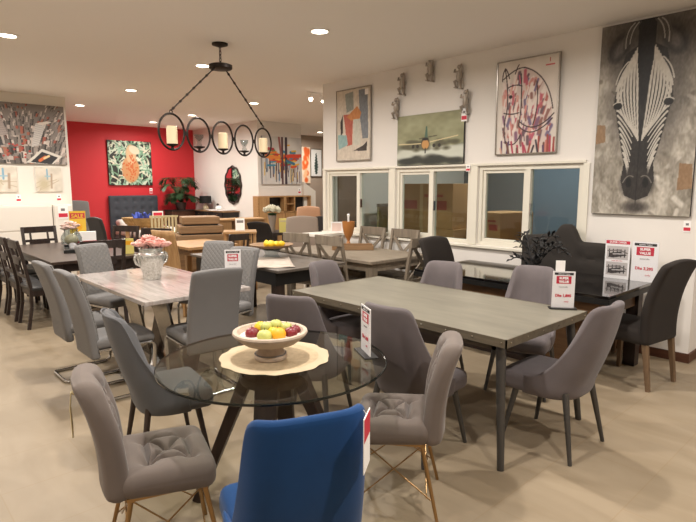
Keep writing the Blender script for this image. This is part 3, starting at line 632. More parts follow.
# ------------------------------------------------------------------ chairs (each faces local +y)
def round_legs(r, m, zt=.40, top=(.17, .15), bot=(.225, .225), r0=.021, r1=.012, ycen=-.01):
    for sx in (-1, 1):
        for sy in (-1, 1):
            b = MB(); a = Vector((sx*top[0], ycen+sy*top[1], zt)); c = Vector((sx*bot[0], ycen+sy*bot[1], 0))
            b.tube([a, a.lerp(c, .5), c], [r0, (r0+r1)/2, r1], 14); b.build('leg', m, r)
def shell_chair(label, fab, leg='dkleg', a=.238, h=.93, wing=1.0, lean=.30, chan=0, group=None, top_w=.93, plat=.48, ex=3.2):
    """seat with a back shell whose sides sweep down into wings"""
    r = thing('upholstered_chair', label, 'chair', group=group)
    bb = .30; y0 = .08
    def S(t):
        t = abs(t)
        if t < plat: return 1-.10*(t/plat)**6
        q = (t-plat)/(1-plat); return .90*(1-q)**(1.7+.6*(1-wing))+.0*q
    def P(t, v, off=0.):
        th = t*PI/2; n = 2/ex
        x = (a+off)*math.copysign(abs(math.sin(th))**n, th); y = y0-(bb+off)*abs(math.cos(th))**n
        zt = .46+(h-.46)*S(t); zb = .345; z = zb+v*(zt-zb)
        k = max(0, z-.43); wgt = min(1, max(0, (y0-y)/bb))
        y -= k*lean*wgt; x *= 1-k*(1-top_w)/.5
        if k > 0: y += .05*math.sin(min(1, k/.5)*PI)*-1*.35
        if z < .43: q = (.43-z)/.085; x *= 1-.10*q*q; y = y+(.02*q*q)
        if chan and off < 0: pass
        return Vector((x, y, z))
    nu, nv = (84 if chan else 44), 16
    b = MB(); T = .05
    th = lambda t, v: T*(.55+.45*math.sin(PI*min(.5, max(0, 1-v)*2.2+.08)))*(1-.35*abs(t)**6)
    out = [[b.b.verts.new(P(-1+2*i/nu, j/nv)) for j in range(nv+1)] for i in range(nu+1)]
    inn = []
    for i in range(nu+1):
        row = []
        for j in range(nv+1):
            t = -1+2*i/nu; v = j/nv; th_ = -th(t, v)
            if chan and v > .12 and abs(t) < .78: th_ -= .016*abs(math.sin(t*chan*PI/1.5))
            row.append(b.b.verts.new(P(t, v if j else 0, th_)+Vector((0, 0, -.006 if j == nv else 0))))
        inn.append(row)
    for i in range(nu):
        for j in range(nv):
            b._f((out[i][j], out[i][j+1], out[i+1][j+1], out[i+1][j])); b._f((inn[i][j], inn[i+1][j], inn[i+1][j+1], inn[i][j+1]))
    # rounded lip along the top, closing strips below and at the wing tips
    mid = []
    for i in range(nu+1):
        mid.append(b.b.verts.new((out[i][nv].co+inn[i][nv].co)/2+Vector((0, 0, .016))))
    for i in range(nu):
        b._f((out[i][nv], mid[i], mid[i+1], out[i+1][nv])); b._f((mid[i], inn[i][nv], inn[i+1][nv], mid[i+1])); b._f((out[i][0], out[i+1][0], inn[i+1][0], inn[i][0]))
    for i in (0, nu):
        for j in range(nv): b._f((out[i][j], inn[i][j], inn[i][j+1], out[i][j+1]))
        b._f((out[i][nv], inn[i][nv], mid[i]))
    o = b.build('backrest', fab, r); o.modifiers.new('s', 'SUBSURF').levels = 1
    b = MB()
    def fs(q):
        if q.z > 0: q.z += .012*(1-(q.x/.23)**2)*(1-(q.y/.25)**2)
        if q.y < 0: q.x *= 1-.25*(q.y/.25)**2
        return q
    b.rbox((0, .045, .408), (a-.014, .205, .062), .045, 7, fs); b.build('seat', fab, r)
    if chan:
        b = MB(); b.tube([P(-1+2*i/40, 1)+Vector((0, 0, .008)) for i in range(41)], .006, 8); b.build('piping', fab, r)
    round_legs(r, leg)
    return r
def tufts(pts, amp, s, w=1.0):
    def f(x, y):
        d = 0
        for (px, py) in pts:
            q = math.hypot(x-px, y-py); d += amp*math.exp(-(q/s)**1.3)
        # folds running between buttons
        for i, (ax, ay) in enumerate(pts):
            for (bx, by) in pts[i+1:]:
                L = math.hypot(bx-ax, by-ay)
                if L > .2: continue
                t = max(0, min(1, ((x-ax)*(bx-ax)+(y-ay)*(by-ay))/L**2)); q = math.hypot(x-ax-t*(bx-ax), y-ay-t*(by-ay)); d = max(d, amp*.75*math.exp(-(q/.012)**1.5)*w)
        return d
    return f
def tufted_chair(label, group=None):
    """thick tufted seat and back on thin gold legs with crossed wires"""
    r = thing('tufted_chair', label, 'chair', group=group)
    ts = tufts([(-.12, .12), (0, .12), (.12, .12), (-.12, -.02), (0, -.02), (.12, -.02), (-.06, .05), (.06, .05)], .034, .022)
    ts = tufts([(-.1, .1), (.1, .1), (-.1, -.07), (.1, -.07), (0, .015)], .052, .03)
    b = MB()
    def fs(q):
        e = max(0, 1-(q.x/.24)**4)*max(0, 1-(q.y/.25)**4)
        if q.z > 0: q.z += .02*e-ts(q.x, q.y)
        q.z -= .02*(q.y/.25)*(1 if q.z < 0 else .3)
        return q
    b.rbox((0, .02, .425), (.205, .192, .058), .052, (44, 44, 3), fs); b.build('seat', 'taupev', r)
    tb = tufts([(-.1, .12), (.1, .12), (-.1, -.08), (.1, -.08), (0, .02), (0, .2)], .028, .025)
    b = MB()
    def fb(q):
        z = q.z; wv = 1-.10*max(0, z/.25)**2-(.16*max(0, (z-.12)/.14)**2); q = Vector((q.x*wv, q.y, z))
        if q.y > 0: q.y += .012*(1-(q.x/.22)**2)-tb(q.x, z)
        elif abs(q.y) > .03: q.y -= .008*(1-(q.x/.22)**2)
        q.y -= .05*(1-(q.x/.2)**2)*.4+.045*(z/.25)+.03*(z/.25)**2
        return q
    b.rbox((0, -.180, .62), (.195, .042, .245), .04, (20, 2, 24), fb); b.build('backrest', 'taupev', r)
    b = MB(); 
    for (px, py) in ((-.1, .1), (.1, .1), (-.1, -.07), (.1, -.07), (0, .015)): b.ball((px, py+.02, .458), .009, .6, 10)
    b.build('buttons', 'taupev', r)
    for sx in (-1, 1):
        for sy in (-1, 1):
            b = MB(); a = Vector((sx*.14, .02+sy*.14, .375)); c = Vector((sx*.205, .01+sy*.215, 0)); b.tube([a, c], [.0115, .008], 12); b.build('leg', 'gold', r)
    for p, q in ((((-.15, .17, .37), (.19, .16, .12))), (((.15, .17, .37), (-.19, .16, .12))), (((-.15, -.13, .37), (.19, -.15, .12))), (((.15, -.13, .37), (-.19, -.15, .12))), (((.15, -.13, .37), (.2, .16, .12))), (((.15, .17, .37), (.2, -.17, .12))), (((-.15, -.13, .37), (-.2, .16, .12))), (((-.15, .17, .37), (-.2, -.17, .12)))):
        b = MB(); b.tube([p, q], .0035, 8); b.build('wire_brace', 'gold', r)
    b = MB(); b.box((-.16, -.14, .362), (.16, .18, .376)); b.build('seat_plate', 'gold', r, smooth=False)
    return r
def cantilever_chair(label, quilted=True, group=None):
    r = thing('cantilever_chair', label, 'chair', group=group)
    b = MB()
    def fb(q):
        t = (q.z+.33)/.66; q.y += -.14*t-.03*math.sin(t*PI)*-1; q.x *= 1-.04*t
        if t > .93: q.z -= .012*(q.x/.2)**2
        return q
    T = Tr(0, -.215, .665)
    b.rbox((0, 0, 0), (.182, .034, .33), .026, (8, 2, 14), fb, T); b.build('backrest', 'grey', r)
    b = MB()
    def fq(q):
        t = (q.z+.33)/.66; q.y += -.14*t+.03*math.sin(t*PI); q.x *= 1-.04*t
        return q
    b.rbox((0, .032, .015), (.166, .01, .295), .008, (6, 1, 12), fq, T); b.build('quilted_panel', 'greyq', r)
    b = MB()
    def fs(q):
        if q.z > 0: q.z += .01*(1-(q.x/.21)**2)
        if q.y > .15: q.z -= .02*((q.y-.15)/.08)**2
        return q
    b.rbox((0, .0, .445), (.185, .225, .04), .034, (6, 8, 2), fs); b.build('seat', 'grey', r)
    b = MB(); x = .178; zf = .014
    def cor(p, q, s, rr=.05, n=5):
        p, q, s = Vector(p), Vector(q), Vector(s); a = q+(p-q).normalized()*rr; c = q+(s-q).normalized()*rr
        return [a.lerp(q, i/n).lerp(q.lerp(c, i/n), i/n) for i in range(n+1)]
    K = [(-x, -.2, .40), (-x, .22, .40), (-x, .20, zf), (-x, -.27, zf), (x, -.27, zf), (x, .20, zf), (x, .22, .40), (x, -.2, .40)]
    pts = [Vector(K[0])]
    for i in range(1, 7): pts += cor(K[i-1], K[i], K[i+1])
    pts.append(Vector(K[7])); b.tube(pts, .0125, 12); b.build('sled_frame', 'chrome', r)
    b = MB(); b.tube([(-x, -.12, .40), (x, -.12, .40)], .010, 10).tube([(-x, .12, .40), (x, .12, .40)], .010, 10); b.build('seat_rail', 'chrome', r)
    return r
def post_back(r, m, h=1.0, w=.215, yb=-.20, lean=.10, pw=.038, pd=.034):
    """two rear posts that are legs below and lean back above"""
    for s in (-1, 1):
        b = MB(); P = [(s*w, yb-.05, 0), (s*w, yb-.005, .25), (s*w, yb, .46), (s*w, yb-lean*.45, .74), (s*w, yb-lean, h)]
        for p, q in zip(P, P[1:]): b.bar(p, q, pw, pd)
        b.build('rear_leg', m, r, smooth=False, bevel=.003)
    for s in (-1, 1):
        b = MB(); b.bar((s*w, .19, .42), (s*w, .20, 0), pw, pw, pw*.75, pw*.75); b.build('front_leg', m, r, smooth=False, bevel=.003)
    b = MB(); b.box((-w, -.205, .37), (w, -.185, .43)).box((-w, .18, .37), (w, .2, .43)).box((-w-.012, -.2, .37), (-w+.012, .19, .43)).box((w-.012, -.2, .37), (w+.012, .19, .43)); b.build('seat_frame', m, r, smooth=False)
def slat_chair(label, m='walnutx', seatm='dkleather', group=None):
    r = thing('slat_back_chair', label, 'chair', group=group); post_back(r, m)
    b = MB(); b.rbox((0, 0, .45), (.235, .215, .028), .022, (4, 4, 1)); b.build('seat', seatm, r)
    Y = lambda z: -.20-.10*((z-.46)/.54)
    def rail(z, hh, x0=-.21, x1=.21, nm='rail'):
        b = MB(); n = 6
        for i in range(n):
            xa, xb = x0+(x1-x0)*i/n, x0+(x1-x0)*(i+1)/n; ya = Y(z)-.02*(1-(xa/.22)**2); yb_ = Y(z)-.02*(1-(xb/.22)**2)
            b.bar((xa, ya, z), (xb+.001, yb_, z), hh, .022, side=(0, 0, 1))
        b.build(nm, m, r, smooth=False)
    rail(.955, .09, nm='top_rail'); rail(.80, .035); rail(.76, .07, -.135, .135, 'block_rail'); rail(.60, .04)
    for x in (-.115, .115):
        b = MB(); b.bar((x, Y(.6)-.012, .6), (x, Y(.93)-.012, .93), .024, .018); b.build('spindle', m, r, smooth=False)
    return r
def cross_chair(label, group=None):
    r = thing('cross_back_chair', label, 'chair', group=group); post_back(r, 'grwoodz', h=1.0, w=.215)
    b = MB(); b.rbox((0, 0, .45), (.24, .22, .022), .015, (4, 4, 1)); b.build('seat', 'grwood', r)
    b = MB(); n = 8
    for i in range(n):
        xa, xb = -.235+.47*i/n, -.235+.47*(i+1)/n; f = lambda x: -.295-.025*(1-(x/.24)**2)
        b.bar((xa, f(xa), .965), (xb+.001, f(xb), .965), .11, .026, side=(0, 0, 1))
    b.build('top_rail', 'grwoodz', r, smooth=False, bevel=.003)
    for s in (-1, 1):
        b = MB(); P = []
        for i in range(7):
            t = i/6; z = .52+.40*t; x = s*(-.19+.38*t); P.append((x, -.21-.10*((z-.46)/.54)+s*.006, z))
        for p, q in zip(P, P[1:]): b.bar(p, q, .04, .014, side=(1, 0, 0))
        b.build('cross_slat', 'grwoodz', r, smooth=False)
    b = MB(); b.bar((-.21, -.215, .52), (.21, -.215, .52), .04, .02, side=(0, 0, 1)); b.build('lower_rail', 'grwoodz', r, smooth=False)
    for s in (-1, 1):
        b = MB(); b.bar((s*.215, -.22, .2), (s*.215, .195, .2), .025, .02, side=(0, 0, 1)); b.build('stretcher', 'grwoodz', r, smooth=False)
    return r
def parsons_chair(label, fab='dkfab', leg='legwood', h=1.0, w=.235, lean=.13, group=None, scoop=.03, name='padded_chair'):
    r = thing(name, label, 'chair', group=group)
    b = MB(); hh = (h-.36)/2
    def fb(q):
        t = (q.z+hh)/(2*hh); q.y -= lean*t*t+.02*math.sin(t*PI)*-1; q.x *= 1+.05*math.sin(t*PI*.9)-.03*t
        if q.z > 0: q.z -= scoop*(q.x/w)**2*(t**6)
        return q
    b.rbox((0, -.215, .36+hh), (w, .038, hh), .032, (10, 2, 14), fb); b.build('backrest', fab, r)
    b = MB()
    def fs(q):
        if q.z > 0: q.z += .014*(1-(q.x/w)**2)
        return q
    b.rbox((0, .01, .42), (w-.002, .235, .065), .04, (6, 6, 2), fs); b.build('seat', fab, r)
    for sx in (-1, 1):
        for sy in (-1, 1):
            b = MB(); y = .20 if sy > 0 else -.215
            b.bar((sx*(w-.035), y, .38), (sx*(w-.035), y+(.0 if sy > 0 else -.05), 0), .042, .042, .03, .03); b.build('leg', leg, r, smooth=False, bevel=.003)
    return r

# ---- chairs around the grey-green table
gA = 'grey mauve chairs round the grey-green table'
s0 = shell_chair('grey mauve chair at the near right end of the riveted table, showing its side', 'mauve', 'gunmetal', group=gA); s0.location = (3.14, 1.505, 0)
dup(s0, (2.485, 2.06, 0), D(-86), 'grey mauve chair on the near long side of riveted table, right of glass table')
dup(s0, (2.215, 2.77, 0), D(-63), 'grey mauve chair behind the fruit bowl, left end of riveted table')
dup(s0, (3.06, 3.30, 0), D(186), 'grey mauve chair at the far end of the riveted table, below cross back chairs')
dup(s0, (3.50, 2.78, 0), D(104), 'grey mauve chair at the far long side of riveted table, left of black table')
dup(s0, (3.83, 2.10, 0), D(106), 'grey mauve chair at the far long side, directly left of the small table sign')
s1 = shell_chair('slate grey winged chair with dark legs at the left side of glass table', 'slate', 'dkleg', a=.255, h=.905, chan=7); s1.location = (1.27, 2.93, 0); s1.rotation_euler.z = D(-100); s1.scale = (.95, .86, 1)
s2 = shell_chair('bright blue velvet chair in the front, its back towards the viewer', 'blue', 'dkleg', a=.228, h=.925, wing=.0, lean=.20, top_w=.90, plat=.66, ex=5.); s2.location = (1.055, 1.45, 0); s2.rotation_euler.z = D(-21)
t0 = tufted_chair('taupe tufted chair on gold wire legs at the lower left, facing right', group='taupe tufted chairs at the glass table'); t0.location = (.88, 2.145, 0); t0.rotation_euler.z = D(-107)
b = MB()
for k in range(9):
    a = -.018+.0045*k; b.tube([(.0+a*.6, -.312, .79), (a, -.318, .73), (a*1.5, -.315, .63-.008*(k % 3))], .0028, 6)
b.ball((0, -.298, .79), .013, 1, 10)
tag(b.build('yarn_tassel', 'cream', None, loc=(.88, 2.145, 0), rotz=D(-107)), 'cream yarn tassel hanging behind the lower left taupe chair', 'tassel')
t1 = dup(t0, (1.955, 1.735, 0), D(38), 'taupe tufted chair on gold legs right of the blue chair, back turned sideways')

# ---- marble table chairs
gC = 'grey padded chairs with chrome sled legs round the marble table'
c0_ = cantilever_chair('grey sled chair nearest at the left side of the marble table', group=gC); c0_.location = (1.45, 4.20, 0); c0_.rotation_euler.z = D(-90)
dup(c0_, (1.45, 4.82, 0), D(-90), 'grey sled chair farther left, second at the left side of marble table')
dup(c0_, (1.93, 5.62, 0), D(194), 'grey quilted sled chair at the far left end of the marble table')
dup(c0_, (1.985, 3.87, 0), D(-4), 'grey sled chair with its plain back to the viewer, near end of marble table').scale = (1.14, 1, 1)
dup(c0_, (2.54, 4.50, 0), D(108), 'grey quilted sled chair right of the white price card, right side of marble table')
dup(c0_, (2.68, 5.12, 0), D(122), 'grey quilted sled chair left of the white price card, far right of marble table')

# ---- long dark table chairs
gS = 'dark wooden chairs round the long dark table'
w0 = slat_chair('dark wooden chair at the left side of the long table, nearest of the row', group=gS); w0.location = (1.62, 6.93, 0); w0.rotation_euler.z = D(-90)
dup(w0, (1.60, 7.46, 0), D(-90), 'dark wooden chair second in the row left of the long table')
dup(w0, (1.60, 8.02, 0), D(-90), 'dark wooden chair third in the row left of the long table')
dup(w0, (1.40, 8.64, 0), D(-90), 'dark wooden chair farthest in the row left of the long table, cut by the edge')
dup(w0, (2.06, 8.58, 0), D(184), 'dark wooden chair at the far end of long table, before the white cabinet')
dup(w0, (2.78, 8.02, 0), D(118), 'dark wooden chair at the right side of long table, beside the black leather chair')
dup(w0, (2.92, 7.22, 0), D(124), 'dark wooden chair at the right side of long table, above the quilted chair')
dup(w0, (2.07, 6.46, 0), D(-6), 'dark wooden chair at the near end of the long table, behind quilted chair')
# ---- weathered table chairs
gX = 'cross back chairs of weathered wood'
x0_ = cross_chair('weathered cross back chair at the near end of its table, left of black chair', group=gX); x0_.location = (4.76, 4.16, 0)
dup(x0_, (4.36, 4.72, 0), D(-90), 'weathered cross back chair left of its table, behind grey mauve chair')
dup(x0_, (4.31, 5.37, 0), D(-74), 'weathered cross back chair at the right of the lemon dish table').scale = (.82, 1, 1)
dup(x0_, (5.10, 5.30, 0), D(92), 'weathered cross back chair at the window side, below left window')
dup(x0_, (5.12, 4.72, 0), D(92), 'weathered cross back chair at the window side, below middle window')
# ---- black glossy table chairs
gP = 'dark brown padded chairs at the gloss black table'
p0 = parsons_chair('dark brown padded chair at the right edge, near end of the gloss black table', h=1.04, group=gP); p0.location = (4.70, 1.60, 0); p0.rotation_euler.z = D(-9)
dup(p0, (4.75, 3.40, 0), D(180), 'dark brown padded chair at the far end of gloss black table, below middle window')
# ---- more padded chairs behind
gq = 'dark padded chairs in the back of the shop'
q0 = parsons_chair('black leather chair behind the long dark table, beside the yellow brochure', 'dkleather', 'dkleg', h=1.05, w=.16, lean=.1, group=gq); q0.location = (3.44, 10.12, 0); q0.rotation_euler.z = D(-62)
q1 = parsons_chair('dark brown padded chair beside the white flower vase in the background', 'dkfab', 'dkleg', h=1.0, w=.22, group=gq); q1.location = (5.34, 7.76, 0); q1.rotation_euler.z = D(-70)
dup(q1, (6.55, 7.95, 0), D(120), 'dark brown padded chair at the left of the window wall corner')
g1 = parsons_chair('tall grey padded chair standing against the red wall left end', 'grey', 'dkleg', h=1.27, w=.3, lean=.05); g1.location = (3.62, 12.6, 0); g1.rotation_euler.z = D(180-14)
bq = dup(w0, (3.88, 6.55, 0), D(-8), 'dark wooden chair at the near side of the oak table, before the slatted side table', 'dark wooden chairs'); bq.scale = (.62, .8, .95)
# honey oak chair with a solid curved back
def oak_chair():
    r = thing('oak_chair', 'honey oak chair with tall solid back, behind the pink roses', 'chair', (3.04, 6.36, 0), D(-70))
    b = MB(); b.grid(lambda u, v: Vector((-.18+.36*u, -.2-.04*math.sin(PI*u)-.10*v*v, .40+.66*v)), 10, 10); b.build('backrest', 'oakz', r, solid=.022)
    b = MB(); b.rbox((0, 0, .45), (.22, .21, .022), .015, (3, 3, 1)); b.build('seat', 'oak', r)
    for sx in (-1, 1):
        for sy in (-1, 1): b = MB(); b.bar((sx*.19, sy*.18, .44), (sx*.2, sy*.19, 0), .04, .04, .03, .03); b.build('leg', 'oakz', r, smooth=False)
    return r
oak_chair()

# ------------------------------------------------------------------ tables
def legs4(r, w, d, zt, m, s=.07, inset=.06, splay=0., s2=None, tube=False):
    for sx in (-1, 1):
        for sy in (-1, 1):
            x, y = sx*(w/2-inset), sy*(d/2-inset); b = MB()
            a, c = (x, y, zt), (x+sx*splay, y+sy*splay, 0)
            if tube: b.tube([a, c], [s/2, (s2 or s)/2], 16)
            else: b.bar(a, c, s, s, s2 or s, s2 or s)
            b.build('leg', m, r, smooth=tube, bevel=0 if tube else .004)
# riveted grey-green table
r = thing('dining_table', 'long grey-green topped table with riveted metal edge and round splayed legs', 'table', (3.075, 2.475, 0))
b = MB(); b.box((-.50, -.965, .735), (.50, .965, .762)); b.build('tabletop', 'cement', r, smooth=False, bevel=.002)
b = MB(); e = .006
for lo, hi in (((-.506, -.971, .715), (-.498, .971, .7635)), ((.498, -.971, .715), (.506, .971, .7635)), ((-.506, -.971, .715), (.506, -.963, .7635)), ((-.506, .963, .715), (.506, .971, .7635))): b.box(lo, hi)
b.build('metal_edge', 'trimw', r, smooth=False)
for s in (-1, 1):
    for k in range(11): b = MB(); y = -.94+.188*k; b.ball((s*.5065, y, .742), .006, 1, 8); b.build('rivet', 'rivet', r)
    for k in range(6): b = MB(); x = -.46+.184*k; b.ball((x, s*.9715, .742), .006, 1, 8); b.build('rivet', 'rivet', r)
b = MB(); b.box((-.42, -.86, .66), (.42, -.83, .735)).box((-.42, .83, .66), (.42, .86, .735)).box((-.42, -.86, .66), (-.39, .86, .735)).box((.39, -.86, .66), (.42, .86, .735)); b.build('apron', 'trimw', r, smooth=False)
legs4(r, 1.0, 1.93, .735, 'gunmetal', .06, .078, .072, .040, True)
# glass table
r = thing('glass_table', 'round glass table on crossed dark wooden legs, front centre', 'table', (1.46, 2.11, 0))
b = MB(); R_ = .55; sg = 72
prof = [(0, .748), (R_-.004, .748), (R_, .751), (R_, .757), (R_-.004, .76), (0, .76)]
b.lathe(prof, seg=sg)
for f in b.b.faces:
    c = f.calc_center_median()
    f.material_index = 1 if math.hypot(c.x, c.y) > R_-.01 else 0
b.build('glass_top', ['tglass', 'edge'], r, smooth=False)
b = MB(); b.lathe([(0, .655), (.16, .655), (.165, .662), (.165, .69), (.16, .697), (0, .697)], seg=40); b.build('leg_hub', 'dkleg', r)
a0 = D(132)
for k in range(4):
    a = a0+k*PI/2; b = MB(); b.bar((.10*math.cos(a), .10*math.sin(a), .746), (.41*math.cos(a), .41*math.sin(a), 0), .115, .06, .06, .045, side=(-math.sin(a), math.cos(a), 0)); b.build('leg', 'dkleg', r, smooth=False, bevel=.004)
# marble table
r = thing('marble_table', 'rectangular white marble topped table on silver and bronze pedestal', 'table', (2.01, 4.60, 0), 0)
b = MB(); b.box((-.49, -.79, .725), (.41, .85, .76)); b.build('tabletop', 'marble', r, smooth=False, bevel=.006)
for s in (-1, 1):
    for q in (-1, 1):
        b = MB(); b.bar((q*.20, s*.32, .725), (q*.05, s*.34, .03), .34 if q < 0 else .34, .02, .26, .02, side=(0, 1, 0)); b.build('pedestal_panel', 'steel' if q < 0 else 'bronze', r, smooth=False)
b = MB(); b.box((-.19, -.46, 0), (.19, .46, .04)); b.build('base_plate', 'steel', r, smooth=False, bevel=.006)
# long dark table
r = thing('long_table', 'long dark wooden dining table with slatted chairs, behind marble table', 'table', (2.12, 7.62, 0))
b = MB(); b.box((-.53, -1.12, .725), (.53, 1.12, .76)); b.build('tabletop', 'walnut', r, smooth=False, bevel=.004)
b = MB(); b.box((-.46, -1.05, .63), (.46, 1.05, .725)); b.build('apron', 'walnutx', r, smooth=False)
legs4(r, 1.06, 2.24, .725, 'walnutx', .09, .08, 0, .07)
# black table with lemon dish
r = thing('pedestal_table', 'dark table with grey top carrying lemon dish and runner', 'table', (3.50, 5.25, 0))
b = MB(); b.box((-.44, -.93, .735), (.46, .92, .762)); b.build('tabletop', 'grwoodd', r, smooth=False, bevel=.003)
b = MB(); b.box((-.42, -.86, .60), (.38, .80, .735)); b.build('apron', 'black', r, smooth=False)
legs4(r, .9, 1.8, .70, 'dkleg', .10, .1, 0, .1)
# weathered table
r = thing('weathered_table', 'weathered grey wood table with thick square legs near the windows', 'table', (4.72, 5.02, 0))
b = MB(); b.box((-.52, -.86, .722), (.50, .86, .76)); b.build('tabletop', 'grwood', r, smooth=False, bevel=.006)
b = MB(); b.box((-.45, -.80, .63), (.44, .80, .722)); b.build('apron', 'grwood', r, smooth=False)
legs4(r, 1.02, 1.72, .722, 'grwoodz', .10, .10, 0, .085)
# gloss black table
r = thing('gloss_table', 'gloss black topped dining table beside the window wall', 'table', (4.665, 2.60, 0))
b = MB(); b.box((-.485, -1.0, .735), (.485, .92, .76)); b.build('tabletop', 'gblack', r, smooth=False, bevel=.003)
b = MB(); b.box((-.49, -1.005, .69), (.49, .925, .734)); b.build('top_rim', 'black', r, smooth=False)
b = MB(); b.box((-.40, -.90, .55), (.40, .84, .69)); b.build('apron', 'aprwood', r, smooth=False)
for k in range(2): b = MB(); b.box((-.22, -.66+.84*k, .05), (.22, -.38+.84*k, .55)); b.build('pedestal', 'aprwood', r, smooth=False, bevel=.01)
b = MB(); b.box((-.24, -.72, 0), (.24, .50, .05)); b.build('plinth', 'dkleg', r, smooth=False, bevel=.006)
for sx, sy in ((1, -1),):
    b = MB(); b.box((sx*.40-.05, -.93, 0), (sx*.40+.05, -.83, .69)); b.build('leg', 'dkleg', r, smooth=False)
# oak table
r = thing('oak_table', 'honey oak table behind the grey quilted chairs', 'table', (3.95, 7.35, 0))
b = MB(); b.box((-.60, -.55, .72), (.18, .42, .76)); b.build('tabletop', 'oak', r, smooth=False, bevel=.004)
b = MB(); b.box((-.50, -.46, .62), (.10, .34, .72)); b.build('apron', 'oak', r, smooth=False)
legs4(r, .40, .80, .72, 'oakz', .08, .04, 0)
# dark table behind with white flower vase
r = thing('dark_table', 'low dark table under the white flower vase in the background', 'table', (5.88, 8.22, 0))
b = MB(); b.box((-.32, -.24, .70), (.32, .32, .75)); b.build('tabletop', 'walnutx', r, smooth=False); legs4(r, .64, .48, .7, 'walnutx', .09, .08)
# ------------------------------------------------------------------ on the glass table
GT = .76
b = MB(); n = 72; pr = []
for rr, z in ((0, .004), (.215, .004), (.225, .006), (.262, .006), (.268, .003), (.262, 0), (0, 0)):
    pr.append((rr, z))
b.lathe(pr, seg=n)
for v in b.b.verts:
    q = math.hypot(v.co.x, v.co.y)
    if q > .23:
        a = math.atan2(v.co.y, v.co.x); k = 1+.018*math.sin(a*11)+.012*math.sin(a*17+1); v.co.x *= k; v.co.y *= k
for f in b.b.faces: f.material_index = 1 if f.calc_center_median().to_2d().length > .218 else 0
tag(b.build('placemat', ['raffia', 'rafrim'], loc=(1.485, 2.135, GT)), 'round woven straw placemat with wavy pale edge on the glass table', 'placemat')
FB = (1.45, 2.12, GT+.007)
r = thing('fruit_bowl', 'whitewashed pedestal fruit bowl on the woven placemat', 'bowl', FB)
b = MB(); b.lathe([(0, 0), (.076, 0), (.08, .008), (.078, .02), (.068, .032), (.058, .045), (.056, .058), (.07, .072), (0, .072)], seg=40); b.build('pedestal', 'bowl', r)
b = MB(); b.lathe([(.0, .064), (.07, .064), (.13, .082), (.172, .116), (.181, .129), (.178, .138), (.160, .138), (.144, .114), (.10, .080), (0, .072)], seg=48); b.build('dish', 'bowl', r)
b = MB(); b.lathe([(0, .074), (.10, .082), (.145, .1155)], seg=40); b.build('glazed_lining', 'bowlin', r)
b = MB(); b.tube([(.0745*math.cos(a*PI/18), .0745*math.sin(a*PI/18), .0255) for a in range(36)], .0035, 8, True); b.build('foot_ring', 'sgrey', r)
fr = [(-.092, -.022, .143, .036, 'fred', 'red apple at the left of the fruit bowl', 'apple'), (-.062, .052, .147, .037, 'fyel', 'yellow fruit at the back left of the bowl', 'lemon'), (-.026, .012, .166, .030, 'fgrn', 'small green fruit on top, left of bowl centre', 'lime'),
      (-.022, -.075, .143, .038, 'fgrn', 'green apple at the front of the fruit bowl', 'apple'), (.018, .052, .166, .033, 'fgrn', 'green apple on top at the back middle of the bowl', 'apple'), (.042, -.048, .145, .040, 'forg', 'bright orange fruit at the front right of the bowl', 'orange'),
      (.072, .045, .155, .031, 'fgrn', 'green fruit at the back right of the bowl', 'lime'), (.102, -.01, .143, .034, 'fred', 'red apple at the right rim of the bowl', 'apple'), (.118, .048, .142, .028, 'fred', 'small red fruit behind the right red apple', 'plum'), (.010, -.012, .142, .030, 'fyel', 'yellow fruit in the middle between green and orange', 'lemon')]
ru = Vector((math.cos(HEAD), -math.sin(HEAD), 0)); rv = Vector((math.sin(HEAD), math.cos(HEAD), 0))
for (u_, v_, z, rad, m, lab, cat) in fr:
    rad *= .95; p = Vector(FB)+ru*(u_*.95+.004)+rv*v_*.95; p.z += z-.015
    r = thing({'apple': 'apple', 'lemon': 'lemon', 'lime': 'lime', 'orange': 'orange', 'plum': 'plum'}[cat], lab, cat, p, random.random()*6, 'fruit in the pedestal bowl')
    b = MB(); k = 9
    if cat == 'lemon': b.lathe([(rad*.12, rad*1.0)]+[(rad*.95*math.sin(PI*i/k), rad*1.05*math.cos(PI*i/k)) for i in range(1, k)]+[(0, -rad*1.05)], seg=18)
    else: b.lathe([(0, rad*.72), (rad*.2, rad*.86)]+[(rad*math.sin(PI*i/k), rad*.92*math.cos(PI*i/k)) for i in range(2, k)]+[(rad*.1, -rad*.84), (0, -rad*.8)], seg=18)
    b.build('skin', m, r)
    b = MB(); b.tube([(0, 0, rad*.7), (.003, 0, rad*1.12)], .0015, 6); b.build('stalk', 'stalk', r)

